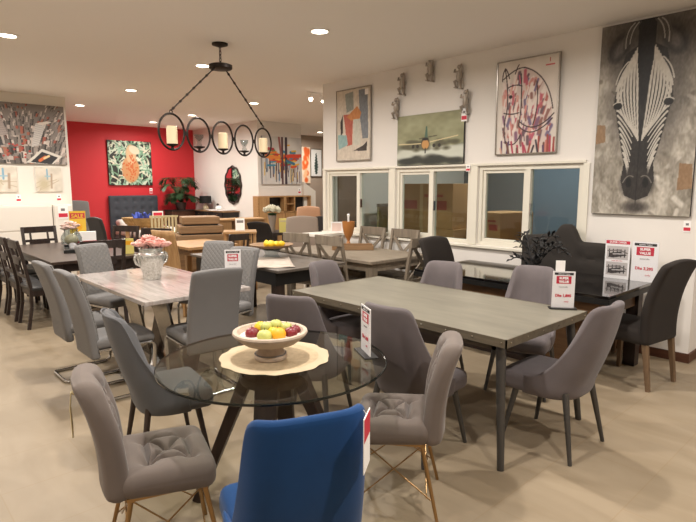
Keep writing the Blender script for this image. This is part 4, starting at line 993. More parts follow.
# ------------------------------------------------------------------ standing price signs
def sign(label, loc, rz, w=.155, h=.25, price='1,895', extra=True, name='price_sign', base=True):
    r = thing(name, label, 'sign', loc, rz)
    if base: b = MB(); b.box((-w*.62, -.035, 0), (w*.62, .035, .008)); b.build('base', 'black', r, smooth=False, bevel=.002)
    z0 = .008 if base else .0
    b = MB(); b.box((-w/2, -.003, z0), (w/2, .001, z0+h)); b.build('printed_card', 'paper', r, smooth=False)
    b = MB(); b.box((-w/2-.004, -.0075, z0-.001), (w/2+.004, -.0045, z0+h+.004)); b.build('acrylic_front', 'acrylic', r, smooth=False)
    b = MB(); b.box((-w*.42, -.0036, z0+h*.90), (w*.42, -.003, z0+h*.965)); b.build('title_strip', 'sblack', r, smooth=False)
    b = MB(); b.box((-w*.33, -.0036, z0+h*.66), (w*.33, -.003, z0+h*.87)); b.build('red_block', 'sred', r, smooth=False)
    y = -.0042
    text('DINING TABLE', h*.045, 'paper', r, (0, y, z0+h*.915)); text('SUPER', h*.085, 'paper', r, (0, y, z0+h*.785), bold=.0012); text('VALUE', h*.085, 'paper', r, (0, y, z0+h*.69), bold=.0012)
    text('Special offer', h*.045, 'sgrey', r, (0, y, z0+h*.56)); text('Dhs '+price, h*.10, 'sred', r, (0, y, z0+h*.30), bold=.0012); text('only', h*.07, 'sred', r, (w*.15, y, z0+h*.15))
    return r
r = sign('small white standing sign with red price at the right corner of riveted table', (3.53, 1.655, .7635), D(-54), w=.145, h=.25)
b = MB(); b.box((-.055, .006, .2), (.005, .009, .33)); b.build('small_card', 'paper', r, smooth=False)
sign('white standing sign seen nearly edge on at the right of the glass table', (1.845, 1.86, GT+.001), D(-117), .15, .235, '1,495')
sign('white price sign at the right, standing on the gloss black table', (5.07, 1.665, .7605), D(-86), .21, .35, '3,295', base=False)
sign('white price card with red figures, between the two quilted chair backs', (2.37, 4.00, .7605), D(-34), .135, .29, '2,495')
r = thing('photo_sign', 'red topped sign with two furniture photographs on gloss black table', 'sign', (5.07, 1.895, .7605), D(-86))
b = MB(); b.box((-.105, -.003, 0), (.105, .001, .35)); b.build('printed_card', 'paper', r, smooth=False)
b = MB(); b.box((-.10, -.0036, .315), (.10, -.003, .345)); b.build('title_strip', 'sred', r, smooth=False)
text('SUPER OFFER', .024, 'paper', r, (0, -.0042, .322), bold=.0004)
for zz in (.03, .175):
    cv = Cv(60, 40, (196, 190, 186)); cv.poly([(.08, .15), (.3, .1), (.95, .35), (.6, .62), (.1, .45)], (70, 64, 62))
    for k in range(5): cv.stroke([(.12+.18*k, .2), (.12+.18*k, .75)], .05, (52, 48, 48)); 
    cv.stroke([(.05, .62), (.6, .72), (.95, .5)], .06, (110, 104, 100)); cv.stroke([(.3, .4), (.8, .45)], .05, (200, 196, 192))
    canvas_mesh('photograph', cv, .18, .12, .0034, 'paper', r, (0, -.0002, zz))
text('from Dhs 995', .016, 'sred', r, (0, -.0042, .157))
b = MB(); b.box((-.109, -.0075, -.0005), (.109, -.0045, .354)); b.build('acrylic_front', 'acrylic', r, smooth=False)
# swing tag on the blue chair
r = thing('swing_tag', 'red and white price tag hanging from the right edge of blue chair back', 'price tag', (1.055, 1.45, 0), D(-21))
TT = Tr(.147, -.350, .765) @ Rm('Z', 55)
b = MB(); b.box((-.045, -.0012, 0), (.045, .0012, .17), TT); b.build('card', 'paper', r, smooth=False)
b = MB(); b.box((-.043, -.0018, .095), (.043, -.0012, .165), TT); b.build('red_block', 'sred', r, smooth=False)
b = MB(); b.tube([TT @ Vector((0, 0, .165)), TT @ Vector((.0, .01, .18))], .001, 6); b.build('string', 'paper', r)

# ------------------------------------------------------------------ marble table vase with roses
r = thing('mosaic_vase', 'silver mosaic glass vase with twin handles on the marble table', 'vase', (1.97, 4.73, .7605))
b = MB(); b.lathe([(0, 0), (.075, 0), (.08, .02), (.078, .05), (.092, .10), (.112, .15), (.126, .20), (.124, .225), (.10, .245), (.098, .27), (.112, .285), (.106, .287), (.09, .27), (.09, .24), (0, .2)], seg=36); b.build('vase_body', 'mosaic', r)
for s in (-1, 1):
    b = MB(); b.tube([(s*.098, 0, .13), (s*.135, 0, .15), (s*.15, 0, .19), (s*.14, 0, .225), (s*.115, 0, .235)], .012, 10); b.build('handle', 'mosaic', r)
def rose(m):
    r = thing('rose', 'x', 'flower'); rs = random.Random(4)
    for k in range(9):
        a = k*2.4; q = .012+.0035*k; b = MB()
        b.grid(lambda u, v: Vector((q*(1+.8*v)*math.cos(a+(u-.5)*2.0)*(1-.25*v*v*(k < 4)), q*(1+.8*v)*math.sin(a+(u-.5)*2.0)*(1-.25*v*v*(k < 4)), -.02+.045*v*(1-.25*(2*u-1)**2)-.002*k*v)), 6, 4); b.build('petal', m, r, solid=.002)
    b = MB(); b.tube([(0, 0, -.02), (0, 0, -.13)], .003, 6); b.build('flower_stem', 'stem', r)
    return r
ro = None
vc = Vector((1.97, 4.73, 1.09))
for k, (u_, v_, z) in enumerate([(-.115, 0, -.01), (-.06, .02, .015), (-.06, -.06, -.005), (0, .05, .02), (.0, -.04, .015), (.06, 0, .02), (.065, -.06, .0), (.12, .01, -.01), (.02, .09, .0), (-.02, .0, .045)]):
    p = vc+ru*u_+rv*v_+Vector((0, 0, z))
    if ro is None: ro = rose('pink'); rq = rose('palepink'); rq['label'] = 'pale pink flower in the glass jar on the long dark table'; rq['group'] = 'pale pink flowers in the glass jar'; ro.location = p; ro['label'] = 'pink rose in the silver mosaic vase on the marble table'; ro['group'] = 'pink roses in the mosaic vase'
    else:
        d = dup(ro, p, k*1.3, None, 'pink roses in the mosaic vase'); d.rotation_euler = (u_*4*0, 0, k*1.3); d.scale = (1., 1., 1.15)
# ------------------------------------------------------------------ long dark table dressing
TZ = .7605
r = thing('black_tray', 'black tray with pebbles on the long dark table', 'tray', (2.12, 7.55, TZ), D(75))
b = MB(); b.box((-.34, -.11, 0), (.34, .11, .012)).box((-.34, -.11, .012), (.34, -.10, .04)).box((-.34, .10, .012), (.34, .11, .04)).box((-.34, -.1, .012), (-.33, .1, .04)).box((.33, -.1, .012), (.34, .1, .04)); b.build('tray_body', 'black', r, smooth=False)
pb = None
for k in range(4):
    loc = Vector((2.12, 7.55, TZ+.045))+Vector((math.cos(D(75)), math.sin(D(75)), 0))*(-.24+.16*k)
    if pb is None: b = MB(); b.ball((0, 0, 0), .05, .65, 14); pb = tag(b.build('pebble', 'sgrey', loc=loc), 'smooth dark grey pebble lying in the black tray', 'pebble', 'pebbles in the black tray')
    else: dup(pb, loc, k)
r = thing('glass_jar', 'clear glass jar with pink flowers on the long dark table', 'jar', (2.26, 8.10, TZ))
b = MB(); b.lathe([(0, 0), (.10, 0), (.13, .03), (.135, .12), (.10, .19), (.085, .21), (.10, .24), (.094, .24), (.079, .21), (.095, .185), (.128, .12), (.122, .035), (0, .012)], seg=32); b.build('jar_body', 'cglass', r)
b = MB(); b.ball((0, 0, .09), .09, .85, 16); b.build('filling', 'ceramic', r)
rp = None
for k, (u_, v_, z) in enumerate([(-.12, 0, .33), (-.05, .04, .37), (.03, 0, .36), (.10, 0, .33), (-.02, -.05, .31), (.06, -.06, .30), (-.09, -.05, .29)]):
    p = Vector((2.26, 8.10, TZ+z-.04))+ru*u_*.75+rv*v_*.75
    if rp is None: rp = rq; rp.location = p; rp.scale = (.9, .9, 1.0)
    else: d = dup(rp, p, k)
r = thing('brochure_holder', 'yellow brochure standing at the far end of long dark table', 'brochure', (2.50, 8.60, TZ), D(-18))
b = MB(); b.box((-.10, -.01, 0), (.10, .03, .13)); b.build('stand', 'paper', r, smooth=False)
b = MB(); b.box((-.11, .004, .13), (.11, .012, .46)); b.build('printed_sheet', 'syel', r, smooth=False)
b = MB(); b.box((-.10, .0025, .35), (.10, .004, .43)); b.build('red_block', 'sred', r, smooth=False)
text('SALE', .075, 'syel', r, (0, .0018, .362), bold=.002)
b = MB(); b.ball((0, .0025, .23), .06, 1, 16); b.b.verts.ensure_lookup_table()
for v in b.b.verts: v.co.y = .003+(v.co.y-.0025)*.03
b.build('round_print', 'forg', r)
r = thing('white_box_sign', 'white box sign with a red base band beside the yellow brochure', 'sign', (2.52, 8.35, TZ), D(-14))
b = MB(); b.box((-.14, -.04, .04), (.14, .04, .17)); b.build('white_panel', 'paper', r, smooth=False)
b = MB(); b.box((-.14, -.042, 0), (.14, .042, .04)); b.build('red_band', 'sred', r, smooth=False)
r = thing('leaflet', 'cream and yellow leaflet standing at the right end of long table', 'leaflet', (2.52, 6.70, TZ), D(-22))
b = MB(); b.box((-.055, 0, 0), (.055, .006, .19)); b.build('sheet', 'yellow', r, smooth=False)
b = MB(); b.box((-.04, -.001, .11), (.04, 0, .16)); b.build('print', 'forg', r, smooth=False)
# ------------------------------------------------------------------ lemon dish table
BZ = .7625
r = thing('wooden_dish', 'wide shallow wooden dish of lemons on a clear glass foot', 'dish', (3.60, 5.20, BZ)); r.scale = (.80, .80, .78)
b = MB(); b.lathe([(0, 0), (.12, 0), (.125, .01), (.09, .05), (.11, .10), (.16, .135), (.155, .14), (.10, .11), (0, .105)], seg=36); b.build('glass_foot', 'cglass', r)
b = MB(); b.lathe([(0, .14), (.16, .142), (.25, .165), (.31, .19), (.318, .2), (.30, .198), (.24, .178), (.15, .16), (0, .156)], seg=40); b.build('dish', 'oakd', r)
lm = None
for k, (u_, v_) in enumerate([(-.07, 0), (.0, -.03), (.07, .0), (.0, .06), (.13, .03), (-.03, .1)]):
    p = Vector((3.60, 5.20, BZ+.158))+ru*u_*.85+rv*v_*.85
    if lm is None:
        lm = thing('lemon', 'yellow lemon in the wooden dish on the glass foot', 'lemon', p, 0, 'lemons in the wooden dish')
        b = MB(); b.lathe([(0, .05), (.012, .045)]+[(.036*math.sin(PI*i/9), .04*math.cos(PI*i/9)) for i in range(2, 8)]+[(.01, -.045), (0, -.05)], seg=18); o = b.build('skin', 'fyel', lm)
    else: d = dup(lm, p, 0); d.rotation_euler = (PI/2, 0, k*1.1)
b = MB()
def run(u, v): return Vector((-.19+.38*u, -.42+.84*v, .006+.004*math.sin(u*9+v*5)+(.004*math.sin(v*30))))
b.grid(run, 16, 30); tag(b.build('table_runner', 'runner', loc=(3.38, 4.84, BZ), rotz=D(-32), solid=.004), 'pale crumpled runner lying on the lemon dish table', 'table runner')
# ------------------------------------------------------------------ weathered table
r = thing('wooden_tray', 'long brown wooden serving tray on the weathered table', 'tray', (4.88, 5.18, .7605), D(-42))
b = MB(); b.box((-.27, -.15, 0), (.27, .15, .02)).box((-.27, -.15, .02), (.27, -.135, .06)).box((-.27, .135, .02), (.27, .15, .06)).box((-.27, -.135, .02), (-.255, .135, .06)).box((.255, -.135, .02), (.27, .135, .06)); b.build('tray_body', 'oakd', r, smooth=False, bevel=.003)
r = thing('goblet_vase', 'amber wooden goblet shaped vase at the window end of weathered table', 'vase', (5.12, 5.52, .7605))
b = MB(); b.lathe([(0, 0), (.055, 0), (.06, .012), (.03, .03), (.018, .07), (.03, .10), (.062, .16), (.085, .26), (.09, .34), (.085, .34), (.078, .27), (.05, .17), (0, .14)], seg=30); b.build('cup', 'amber', r)
b = MB(); b.lathe([(.014, .12), (.014, .40), (.022, .43), (0, .45)], seg=14); b.build('white_candle', 'paper', r)
r = thing('white_picture_stand', 'small white framed card standing left of the amber goblet vase', 'photo frame', (5.33, 6.00, .9), D(-38))
b = MB(); f = .02; b.box((-.09, 0, 0), (.09, .02, f)).box((-.09, 0, .16-f), (.09, .02, .16)).box((-.09, 0, f), (-.09+f, .02, .16-f)).box((.09-f, 0, f), (.09, .02, .16-f)); b.build('frame_border', 'paper', r, smooth=False)
b = MB(); b.box((-.075, .008, .015), (.075, .014, .145)); b.build('card', 'palepink', r, smooth=False)
r = thing('window_console', 'narrow white console under the left window', 'console', (5.17, 6.12, 0), D(0))
b = MB(); b.box((-.26, -.18, .86), (.26, .18, .90)); b.build('console_top', 'wall2', r, smooth=False, bevel=.003)
legs4(r, .52, .36, .86, 'wall2', .04, .03)
# ------------------------------------------------------------------ black table dressing
r = thing('black_leaf_branch', 'sprays of black artificial leaves lying on gloss black table', 'artificial plant', (4.63, 2.47, TZ+.01))
rs = random.Random(11)
for k in range(9):
    a = -2.4+4.4*k/8+rs.uniform(-.2, .2); L = rs.uniform(.18, .30); hgt = rs.uniform(.14, .36)
    P = [Vector((L*t*math.cos(a), L*t*math.sin(a), .02+hgt*math.sin(t*2.2))) for t in [i/7 for i in range(8)]]
    b = MB(); b.tube(P, .006, 6)
    for i in range(1, 8):
        for s in (-1, 1):
            d = (P[i]-P[i-1]).normalized(); sd = d.cross(Vector((0, 0, 1))).normalized()*s; e = P[i]+sd*.06+d*.04+Vector((0, 0, rs.uniform(-.01, .04)))
            b.tube([P[i], P[i].lerp(e, .5)+Vector((0, 0, .008)), e], [.003, .017, .002], 6, flat=.35)
    b.build('leafy_stem', 'dleaf', r)
# settee against the window wall
r = thing('tufted_settee', 'dark tufted settee with an arched back between black table and wall', 'settee', (5.16, 2.44, 0), D(90))
bt = tufts([(-.5+.2*i, z) for i in range(6) for z in (-.1, .12)], .03, .03)
b = MB()
def fb(q):
    hump = 1+.58*math.exp(-((q.x-.06)/.11)**4)+.20/(1+math.exp(-(q.x-.18)*40))*(1-.5*max(0, (q.x-.3)/.25))
    if q.z > 0: q.z *= hump
    if q.y > 0: q.y -= bt(q.x, q.z*.9)*1.0
    return q
b.rbox((0, -.20, .75), (.55, .05, .29), .04, (40, 2, 16), fb); b.build('backrest', 'setfab', r)
b = MB(); b.rbox((0, -.01, .42), (.53, .17, .07), .05, (8, 4, 2)); b.build('seat', 'setfab', r)
for sx in (-1, 1):
    for sy in (-1, 1): b = MB(); b.bar((sx*.48, -.02+sy*.13, .36), (sx*.48, -.02+sy*.13, 0), .045, .045, .035, .035); b.build('leg', 'legwood', r, smooth=False)

# ------------------------------------------------------------------ chandelier
r = thing('ring_chandelier', 'wrought iron chandelier of five rings in a row holding candles', 'chandelier', (3.12, 5.40, CZ), D(21.3))
b = MB(); b.lathe([(0, 0), (.085, 0), (.085, -.018), (.05, -.03), (.02, -.04), (0, -.04)], seg=30); b.build('ceiling_canopy', 'iron', r)
b = MB()
for k in range(5):
    z = -.045-.036*k; T = Rm('Z', 90*(k % 2)); b.tube([T @ Vector((.012*math.cos(a*PI/6), 0, z-.018+.024*math.sin(a*PI/6))) for a in range(12)], .004, 6, True)
b.build('chain', 'iron', r)
b = MB(); b.lathe([(0, -.215), (.10, -.215), (.125, -.225), (.125, -.26), (.11, -.27), (0, -.27)], seg=32); b.build('centre_plate', 'iron', r)
RZ = -.995; RR = .172
for s in (-1, 1):
    b = MB(); x0, z0 = s*.10, -.27; x1, z1 = s*.772, RZ+RR+.03; b.tube([(x0, 0, z0), (x0+(x1-x0)*.12, 0, z0+(z1-z0)*.12), (x1, 0, z1)], .0075, 8)
    for k in range(7):
        t = k/6*.9+.05; b.tube([(x0+(x1-x0)*(t-.03), 0, z0+(z1-z0)*(t-.03)), (x0+(x1-x0)*t, 0, z0+(z1-z0)*t), (x0+(x1-x0)*(t+.03), 0, z0+(z1-z0)*(t+.03))], [.006, .014, .006], 8)
    b.build('hanging_chain', 'iron', r)
    b = MB(); b.tube([(s*.772+.018*math.cos(a*PI/6), 0, RZ+RR+.018+.018*math.sin(a*PI/6)) for a in range(12)], .005, 6, True); b.build('hook_ring', 'iron', r)
for k in range(5):
    x = -.772+.386*k
    b = MB(); b.tube([(x+RR*math.cos(a*PI/24), 0, RZ+RR*math.sin(a*PI/24)) for a in range(48)], .0105, 8, True)
    ro_ = b.build('iron_ring', 'iron', r)
    b = MB(); b.lathe([(0, RZ-RR), (.018, RZ-RR), (.012, RZ-RR+.03), (.055, RZ-RR+.045), (.06, RZ-RR+.055), (0, RZ-RR+.055)], (x, 0, 0), 24); b.build('candle_pan', 'iron', ro_)
    zc = RZ-RR+.056
    if k % 2 == 0:
        b = MB(); b.lathe([(0, zc), (.052, zc), (.052, zc+.165), (.045, zc+.17), (.02, zc+.162), (0, zc+.162)], (x, 0, 0), 26); b.build('candle', 'candle', ro_)
    else:
        b = MB(); b.lathe([(0, zc), (.025, zc), (.03, zc+.02), (.018, zc+.04), (.045, zc+.09), (.05, zc+.12), (.046, zc+.12), (.04, zc+.09), (0, zc+.05)], (x, 0, 0), 22); b.build('glass_cup', 'cglass', ro_)
    if k < 4: b = MB(); b.box((x+RR+.002, -.008, RZ-.02), (x+.386-RR-.002, .008, RZ+.02)); b.build('joining_link', 'iron', r, smooth=False)

# ------------------------------------------------------------------ storeroom behind the windows
def carton(label, loc, w, d, h, rz=0):
    r = thing('cardboard_carton', label, 'cardboard box', loc, rz, 'cartons behind the windows')
    b = MB(); b.box((-w/2, -d/2, 0), (w/2, d/2, h)); b.build('carton_body', 'card', r, smooth=False, bevel=.006)
    b = MB(); b.box((-w/2-.001, -.03, h*.0), (w/2+.001, .03, h+.001)); b.build('tape', 'tape', r, smooth=False)
    for i, (yy, zz, ww, hh) in enumerate(((-d*.26, h*.42, d*.3, h*.2), (d*.22, h*.42, d*.3, h*.2), (-d*.2, h*.7, d*.3, h*.06))):
        b = MB(); b.box((-w/2-.002, yy-ww/2, zz), (-w/2, yy+ww/2, zz+hh)); b.build('printed_mark', 'cprint', r, smooth=False)
carton('lower large carton of the stack behind the middle window', (6.6, 5.1, .0), .8, 1.15, .98); carton('upper large carton with red print behind the middle window', (6.6, 5.12, .981), .78, 1.12, .64)
carton('carton behind the left pane of the right window, lowest of its pair', (6.9, 4.15, 0), .8, .6, .8, .05); carton('rounded pile top carton behind left pane of the right window', (6.9, 4.18, .801), .7, .5, .42, -.15)
carton('low carton behind the dark chair at the right window', (6.9, 3.45, 0), .5, .45, .92, .1); carton('tall carton in shade behind the left window', (7.9, 5.6, 0), .6, .5, 1.2)
b = MB(); b.box((8.85, 1.6, 0), (8.98, 4.85, CZ)); struct(b.build('wall_storeroom_blue', 'blue_wall', smooth=False))
r = thing('folding_screen', 'beige low screen standing in the storeroom behind left window', 'screen', (6.75, 6.12, 0), D(90)); b = MB()
b.box((-.02, -.9, .05), (.02, .42, 1.25)); b.build('screen_panel', 'beigeboard', r, smooth=False)
b = MB(); b.box((-.03, -.92, 1.25), (.03, .42, 1.30)).box((-.2, -.9, 0), (.2, -.85, .05)).box((-.2, .35, 0), (.2, .40, .05)); b.build('screen_frame', 'grwoodz', r, smooth=False)

# ------------------------------------------------------------------ back of the shop
r = thing('bed', 'bed with a charcoal tufted headboard and white linen against red wall', 'bed', (5.50, 14.19, 0))
hb = tufts([(-.45+.225*i, z) for i in range(5) for z in (-.05, .18, .40)], .055, .035)
b = MB()
def fh(q):
    if q.y < 0: q.y += hb(q.x, q.z)
    return q
b.rbox((0, -.06, .80), (.63, .045, .535), .03, (34, 1, 26), fh); b.build('headboard', 'bed', r)
b = MB(); b.rbox((0, -.97, .185), (.60, .85, .182), .05, (6, 8, 2)); b.build('bed_base', 'bed', r)
b = MB(); b.rbox((0, -.97, .46), (.59, .84, .10), .08, (8, 10, 2)); b.build('mattress', 'sheet', r)
for i, x in enumerate((-.3, .3)):
    b = MB(); b.rbox((0, 0, 0), (.26, .17, .08), .075, (6, 6, 2)); tag(b.build('pillow', 'sheet', loc=(5.50+x, 14.19-.38, .665)), ['white pillow at the left of the bed under headboard', 'white pillow at the right of the bed under headboard'][i], 'pillow', 'bed pillows')
# plant on dark cabinet
r = thing('dark_cabinet', 'low dark cabinet under the palm, before the red wall', 'cabinet', (6.54, 13.62, 0), D(0)); r.scale = (.82, 1, 1)
b = MB(); b.box((-.42, -.22, 0), (.42, .22, .92)); b.build('cabinet_body', 'skirting', r, smooth=False)
for x in (-.205, .205):
    b = MB(); b.box((x-.195, -.235, .1), (x+.195, -.22, .88)); dd = b.build('door', 'skirting', r, smooth=False); b = MB(); b.ball((x*.2, -.245, .5), .013); b.build('knob', 'gold', dd)
b = MB(); b.box((-.44, -.24, .92), (.44, .24, .95)); b.build('cabinet_top', 'dkleg', r, smooth=False)
r = thing('potted_palm', 'potted palm with drooping fronds before the red wall corner', 'potted plant', (6.50, 13.52, .951))
b = MB(); b.lathe([(0, 0), (.11, 0), (.15, .18), (.155, .2), (.14, .2), (.13, .17), (0, .17)], seg=26); b.build('pot', 'pot', r)
rs = random.Random(5)
for k in range(24):
    a = k*2.4; L = rs.uniform(.3, .54); up = rs.uniform(.2, .8); n = 14
    P = [Vector((L*t*math.cos(a), L*t*math.sin(a), .18+up*math.sin(t*1.9)-.18*t*t)) for t in [i/n for i in range(n+1)]]
    b = MB(); b.tube(P, [.008*(1-.8*i/n) for i in range(n+1)], 6)
    for i in range(3, n+1):
        d = (P[i]-P[i-1]).normalized(); sd = d.cross(Vector((0, 0, 1))).normalized()
        for s in (-1, 1):
            l = .24*math.sin(PI*(i-1)/n)+.04; e = P[i]+sd*s*l*.8+d*l*.7-Vector((0, 0, l*.45))
            b.tube([P[i], P[i].lerp(e, .45)+Vector((0, 0, .015)), e], [.005, .024, .003], 4, flat=.2)
    b.build('frond', 'leaf', r)
# console under the mirror
r = thing('mirror_console', 'black fronted console table under the oval mirror', 'console', (7.02, 12.6, 0))
b = MB(); b.box((-.22, -.72, .80), (.22, .72, .93)); b.build('console_body', 'darkbox', r, smooth=False)
for k in range(3):
    b = MB(); b.box((-.235, -.70+.475*k, .82), (-.22, -.245+.475*k, .915)); dd = b.build('drawer', 'darkbox', r, smooth=False); b = MB(); b.ball((-.245, -.47+.475*k, .868), .012); b.build('knob', 'gold', dd)
b = MB(); b.box((-.24, -.75, .93), (.24, .75, .955)); b.build('console_top', 'oakd', r, smooth=False)
legs4(r, .44, 1.44, .80, 'oakz', .05, .03)
b = MB(); b.grid(lambda u, v: Vector((-.25+.5*u, -.36+.72*v, .012+.006*math.sin(9*v))), 4, 12); tag(b.build('table_runner', 'sheet', loc=(7.02, 12.4, .955), solid=.006), 'white runner draped across the console under the oval mirror', 'table runner')
r = thing('table_lamp', 'table lamp with black drum shade and cream base', 'lamp', (7.02, 13.15, .956))
b = MB(); b.lathe([(0, 0), (.07, 0), (.08, .04), (.06, .10), (.02, .14), (.012, .2), (0, .2)], seg=24); b.build('lamp_base', 'ceramic', r)
b = MB(); b.lathe([(.145, .17), (.16, .17), (.15, .36), (.135, .36)], seg=32); b.build('lamp_shade', 'shade', r)
r = thing('white_figurine', 'small white figurine with a dark head on the mirror console', 'figurine', (7.02, 12.45, .974))
b = MB(); b.rbox((0, 0, .05), (.05, .12, .05), .045, (3, 3, 2)); b.build('figurine_body', 'paper', r); b = MB(); b.ball((0, .06, .13), .035); b.build('figurine_head', 'dkleg', r)
r = thing('oval_mirror', 'oval wall mirror in a dark scalloped frame', 'mirror', (7.268, 12.12, 1.60), D(-90))
b = MB(); b.lathe([(0, 0), (1, 0), (1, .02), (0, .02)], seg=48)
for v in b.b.verts: v.co = Vector((v.co.x*.36, -.008-v.co.z*.6, v.co.y*.44))
b.build('mirror_glass', 'mirror', r, smooth=False)
b = MB(); b.tube([((.385+.012*math.cos(a*PI/4))*math.cos(a*PI/48), -.018, (.465+.012*math.cos(a*PI/4))*math.sin(a*PI/48)) for a in range(96)], .022, 8, True); b.build('mirror_frame', 'dkleg', r)
# media wall unit
r = thing('media_unit', 'oak wall unit with black cubbies under the colourful painting', 'wall unit', (7.90, 10.885, 0)); r.scale = (1, .55, 1)
b = MB(); b.box((-.80, .16, 0), (.80, .19, 1.34)).box((-.80, -.19, 1.31), (.80, .16, 1.34)).box((-.80, -.19, .0), (.80, .16, .05))
for x in (-.80, -.50, -.04, .0, .27, .77): b.box((x, -.19, .05), (x+.03, .16, 1.31))
b.box((-.47, -.19, .93), (.77, .16, .96)).box((-.01, -.19, 1.13), (.27, .16, 1.15)); b.build('carcass', 'oak', r, smooth=False)
b = MB(); b.box((-.77, -.205, .05), (-.49, -.19, 1.31)); b.build('tall_door', 'oakz', r, smooth=False)
b = MB(); b.box((-.47, .12, .96), (-.04, .16, 1.31)); b.build('cubby_back', 'darkbox', r, smooth=False)
b = MB(); b.box((.30, .12, .96), (.77, .16, 1.31)); b.build('cubby_back', 'darkbox', r, smooth=False)
for k, x in enumerate((-.47, .0, .30)): b = MB(); b.box((x, -.205, .05), (x+(.43, .26, .46)[k], -.19, .92)); b.build('door', 'oakz', r, smooth=False)
# white flower vase and card
r = thing('flower_vase', 'grey vase of cream white flowers on the low dark table', 'vase', (5.74, 8.25, .751)); r.scale = (.78, .78, .88)
b = MB(); b.lathe([(0, 0), (.07, 0), (.075, .02), (.06, .12), (.09, .26), (.11, .34), (.10, .34), (.07, .25), (0, .2)], seg=26); b.build('vase_body', 'greige', r)
rs = random.Random(9)
for k in range(11):
    a = k*2.4; q = .055*math.sqrt(k); b = MB()
    for j in range(14):
        th, ph = j*2.4, math.acos(1-2*(j+.5)/14); b.ball(Vector((q*math.cos(a), q*math.sin(a), .44+.07*math.cos(q*8)))+Vector((.045*math.sin(ph)*math.cos(th), .045*math.sin(ph)*math.sin(th), .045*math.cos(ph))), .02, 1, 8)
    b.build('flower_head', 'whitefl', r)
b = MB(); b.lathe([(0, .28), (.05, .3), (.12, .38), (0, .4)], seg=12); b.build('foliage', 'leaf', r)
r = thing('yellow_box', 'pale yellow upright card beside the white flower vase', 'card', (5.80, 7.95, .751), D(-35)); b = MB(); b.box((-.10, -.03, 0), (.10, .03, .25)); b.build('card_body', 'yellow', r, smooth=False, bevel=.003)
b = MB(); b.box((-.08, -.032, .19), (.08, -.03, .22)); b.build('print', 'cream', r, smooth=False)
# seating beyond
a0_ = parsons_chair('greige high backed seat behind cross back chairs, in front of the media unit', 'greige', 'dkleg', h=1.08, w=.27, lean=.06, name='armless_seat'); a0_.location = (5.55, 7.12, 0); a0_.rotation_euler.z = D(142)
a1_ = parsons_chair('tan leather seat with rolled top before the media unit', 'tan', 'dkleg', h=1.16, w=.25, lean=.12, name='armless_seat'); a1_.location = (7.05, 8.75, 0); a1_.rotation_euler.z = D(150)
# slatted side table with card
r = thing('slatted_table', 'tall oak side table with slatted sides carrying a white card', 'side table', (4.45, 7.27, 0), D(-32))
b = MB(); b.box((-.25, -.22, .87), (.25, .22, .90)); b.build('tabletop', 'oak', r, smooth=False)
legs4(r, .5, .40, .87, 'oakz', .045, .03)
for s in (-1, 1):
    for k in range(5):
        b = MB(); b.box((-.17+.085*k-.012, s*.17-.008, .15), (-.17+.085*k+.012, s*.17+.008, .87)); b.build('slat', 'oakz', r, smooth=False)
b = MB(); b.box((-.24, -.18, .12), (.24, .18, .15)); b.build('lower_shelf', 'oak', r, smooth=False)
r = thing('white_card', 'white card standing on the slatted oak side table', 'card', (4.46, 7.28, .901), D(-32)); b = MB(); b.box((-.07, -.004, 0), (.07, .004, .19)); b.build('card_body', 'paper', r, smooth=False); b = MB(); b.box((-.05, -.005, .12), (.05, -.004, .16)); b.build('print', 'sgrey', r, smooth=False)
# honey cabinets
def cabinet(label, loc, w, h, rz):
    r = thing('oak_cabinet', label, 'cabinet', loc, rz, 'oak cabinets at the back')
    b = MB(); b.box((-w/2, -.18, .06), (w/2, .2, h-.03)); b.build('cabinet_body', 'oak', r, smooth=False)
    b = MB(); b.box((-w/2-.02, -.21, h-.03), (w/2+.02, .21, h)); b.build('cabinet_top', 'oak', r, smooth=False)
    for s in (-1, 1):
        b = MB(); b.box((s*w/4-w/4+.01, -.195, .10), (s*w/4+w/4-.01, -.18, h-.06)); dd = b.build('door', 'oakz', r, smooth=False)
        b = MB(); b.ball((-s*.03 if False else s*.03, -.205, h*.6), .012); b.build('knob', 'iron', dd)
    b = MB(); b.box((-w/2+.03, -.15, 0), (w/2-.03, .17, .06)); b.build('plinth', 'dkleg', r, smooth=False)
cabinet('honey oak cabinet left of the pair below the black lamp', (4.95, 8.95, 0), .52, .98, D(-10)); cabinet('honey oak cabinet right of the pair below the oval mirror', (5.55, 8.82, 0), .58, .98, D(-10))
r = thing('stepped_chest', 'rustic oak chest of three stepped tiers below the palm', 'chest', (4.30, 8.28, 0), D(-20))
b = MB(); b.box((-.40, -.3, 0), (.40, .3, .66)); b.build('chest_base', 'oakd', r, smooth=False, bevel=.006)
for k in range(3):
    b = MB(); x = .40-.05*k; b.box((-x, -.3+.05*k, .68+.143*k), (x, .3-.02*k, .80+.143*k)); b.build('tier', 'oakd', r, smooth=False, bevel=.012)
    b = MB(); b.box((-x+.03, -.27+.05*k, .657+.143*k), (x-.03, .27-.02*k, .68+.143*k)); b.build('gap_shade', 'darkbox', r, smooth=False)  # solid black strip standing in for the shade between the tiers
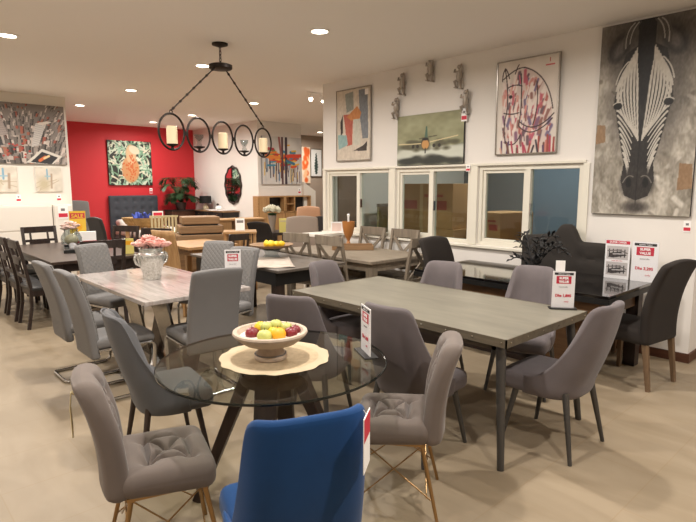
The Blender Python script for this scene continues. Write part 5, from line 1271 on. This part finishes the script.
# wicker basket on stand with blue wraps
r = thing('oak_stand', 'oak stand under the wicker basket', 'stand', (3.90, 9.52, 0), D(-22)); b = MB(); b.box((-.36, -.22, .82), (.36, .22, .86)); b.build('stand_top', 'oak', r, smooth=False); legs4(r, .7, .42, .82, 'oakz', .06, .04)
r = thing('wicker_basket', 'wide shallow wicker basket in front of the bed', 'basket', (3.90, 9.52, .861), D(-22))
b = MB(); b.lathe([(0, 0), (.26, 0), (.33, .07), (.39, .16), (.40, .17), (.375, .165), (.31, .08), (.24, .02), (0, .02)], seg=36, sy=.62); b.build('basket_body', 'wicker', r)
for k in range(14):
    a = k*2*PI/14; b = MB(); b.tube([(.27*math.cos(a), .17*math.sin(a), .01), (.34*math.cos(a), .215*math.sin(a), .08), (.395*math.cos(a), .248*math.sin(a), .165)], .009, 6); b.build('rib', 'wicker', r)
for k in range(3):
    b = MB(); b.tube([(-.02, -.05, 0), (0, 0, .1), (.04, .05, .2)], [.03, .045, .02], 10); b.tube([(0, 0, .08), (-.06, .02, .18)], [.03, .012], 8)
    tag(b.build('wrapped_bundle', 'bluecloth', loc=(3.74+.085*k, 9.55-.03*k, .92), rotz=k*1.4), ['blue wrapped bundle in the wicker basket, left one', 'blue wrapped bundle in the wicker basket, middle one', 'blue wrapped bundle in the wicker basket, nearest the red card'][k], 'bundle', 'blue bundles in the basket')
r = thing('red_card', 'white card with red print in the wicker basket', 'card', (4.08, 9.41, .95), D(-22)); b = MB(); b.box((-.09, -.003, 0), (.09, .003, .19)); b.build('card_body', 'paper', r, smooth=False); b = MB(); b.box((-.075, -.004, .11), (.075, -.003, .165)); b.build('red_block', 'sred', r, smooth=False)
r = thing('slatted_crate', 'pale yellow slatted crate between wicker basket and oak chest', 'crate', (3.98, 8.98, .06), D(-22)); r.location.z = 0
b = MB(); b.box((-.22, -.15, 0), (.22, .15, .78)); b.build('crate_base', 'oak', r, smooth=False)
for k in range(8): b = MB(); b.box((-.20+.055*k, -.15, .80), (-.165+.055*k, -.13, 1.08)); b.build('slat', 'cream', r, smooth=False)
b = MB(); b.box((-.22, -.15, .78), (.22, .15, .80)).box((-.22, -.152, 1.06), (.24, -.128, 1.09)); b.build('crate_rail', 'cream', r, smooth=False)
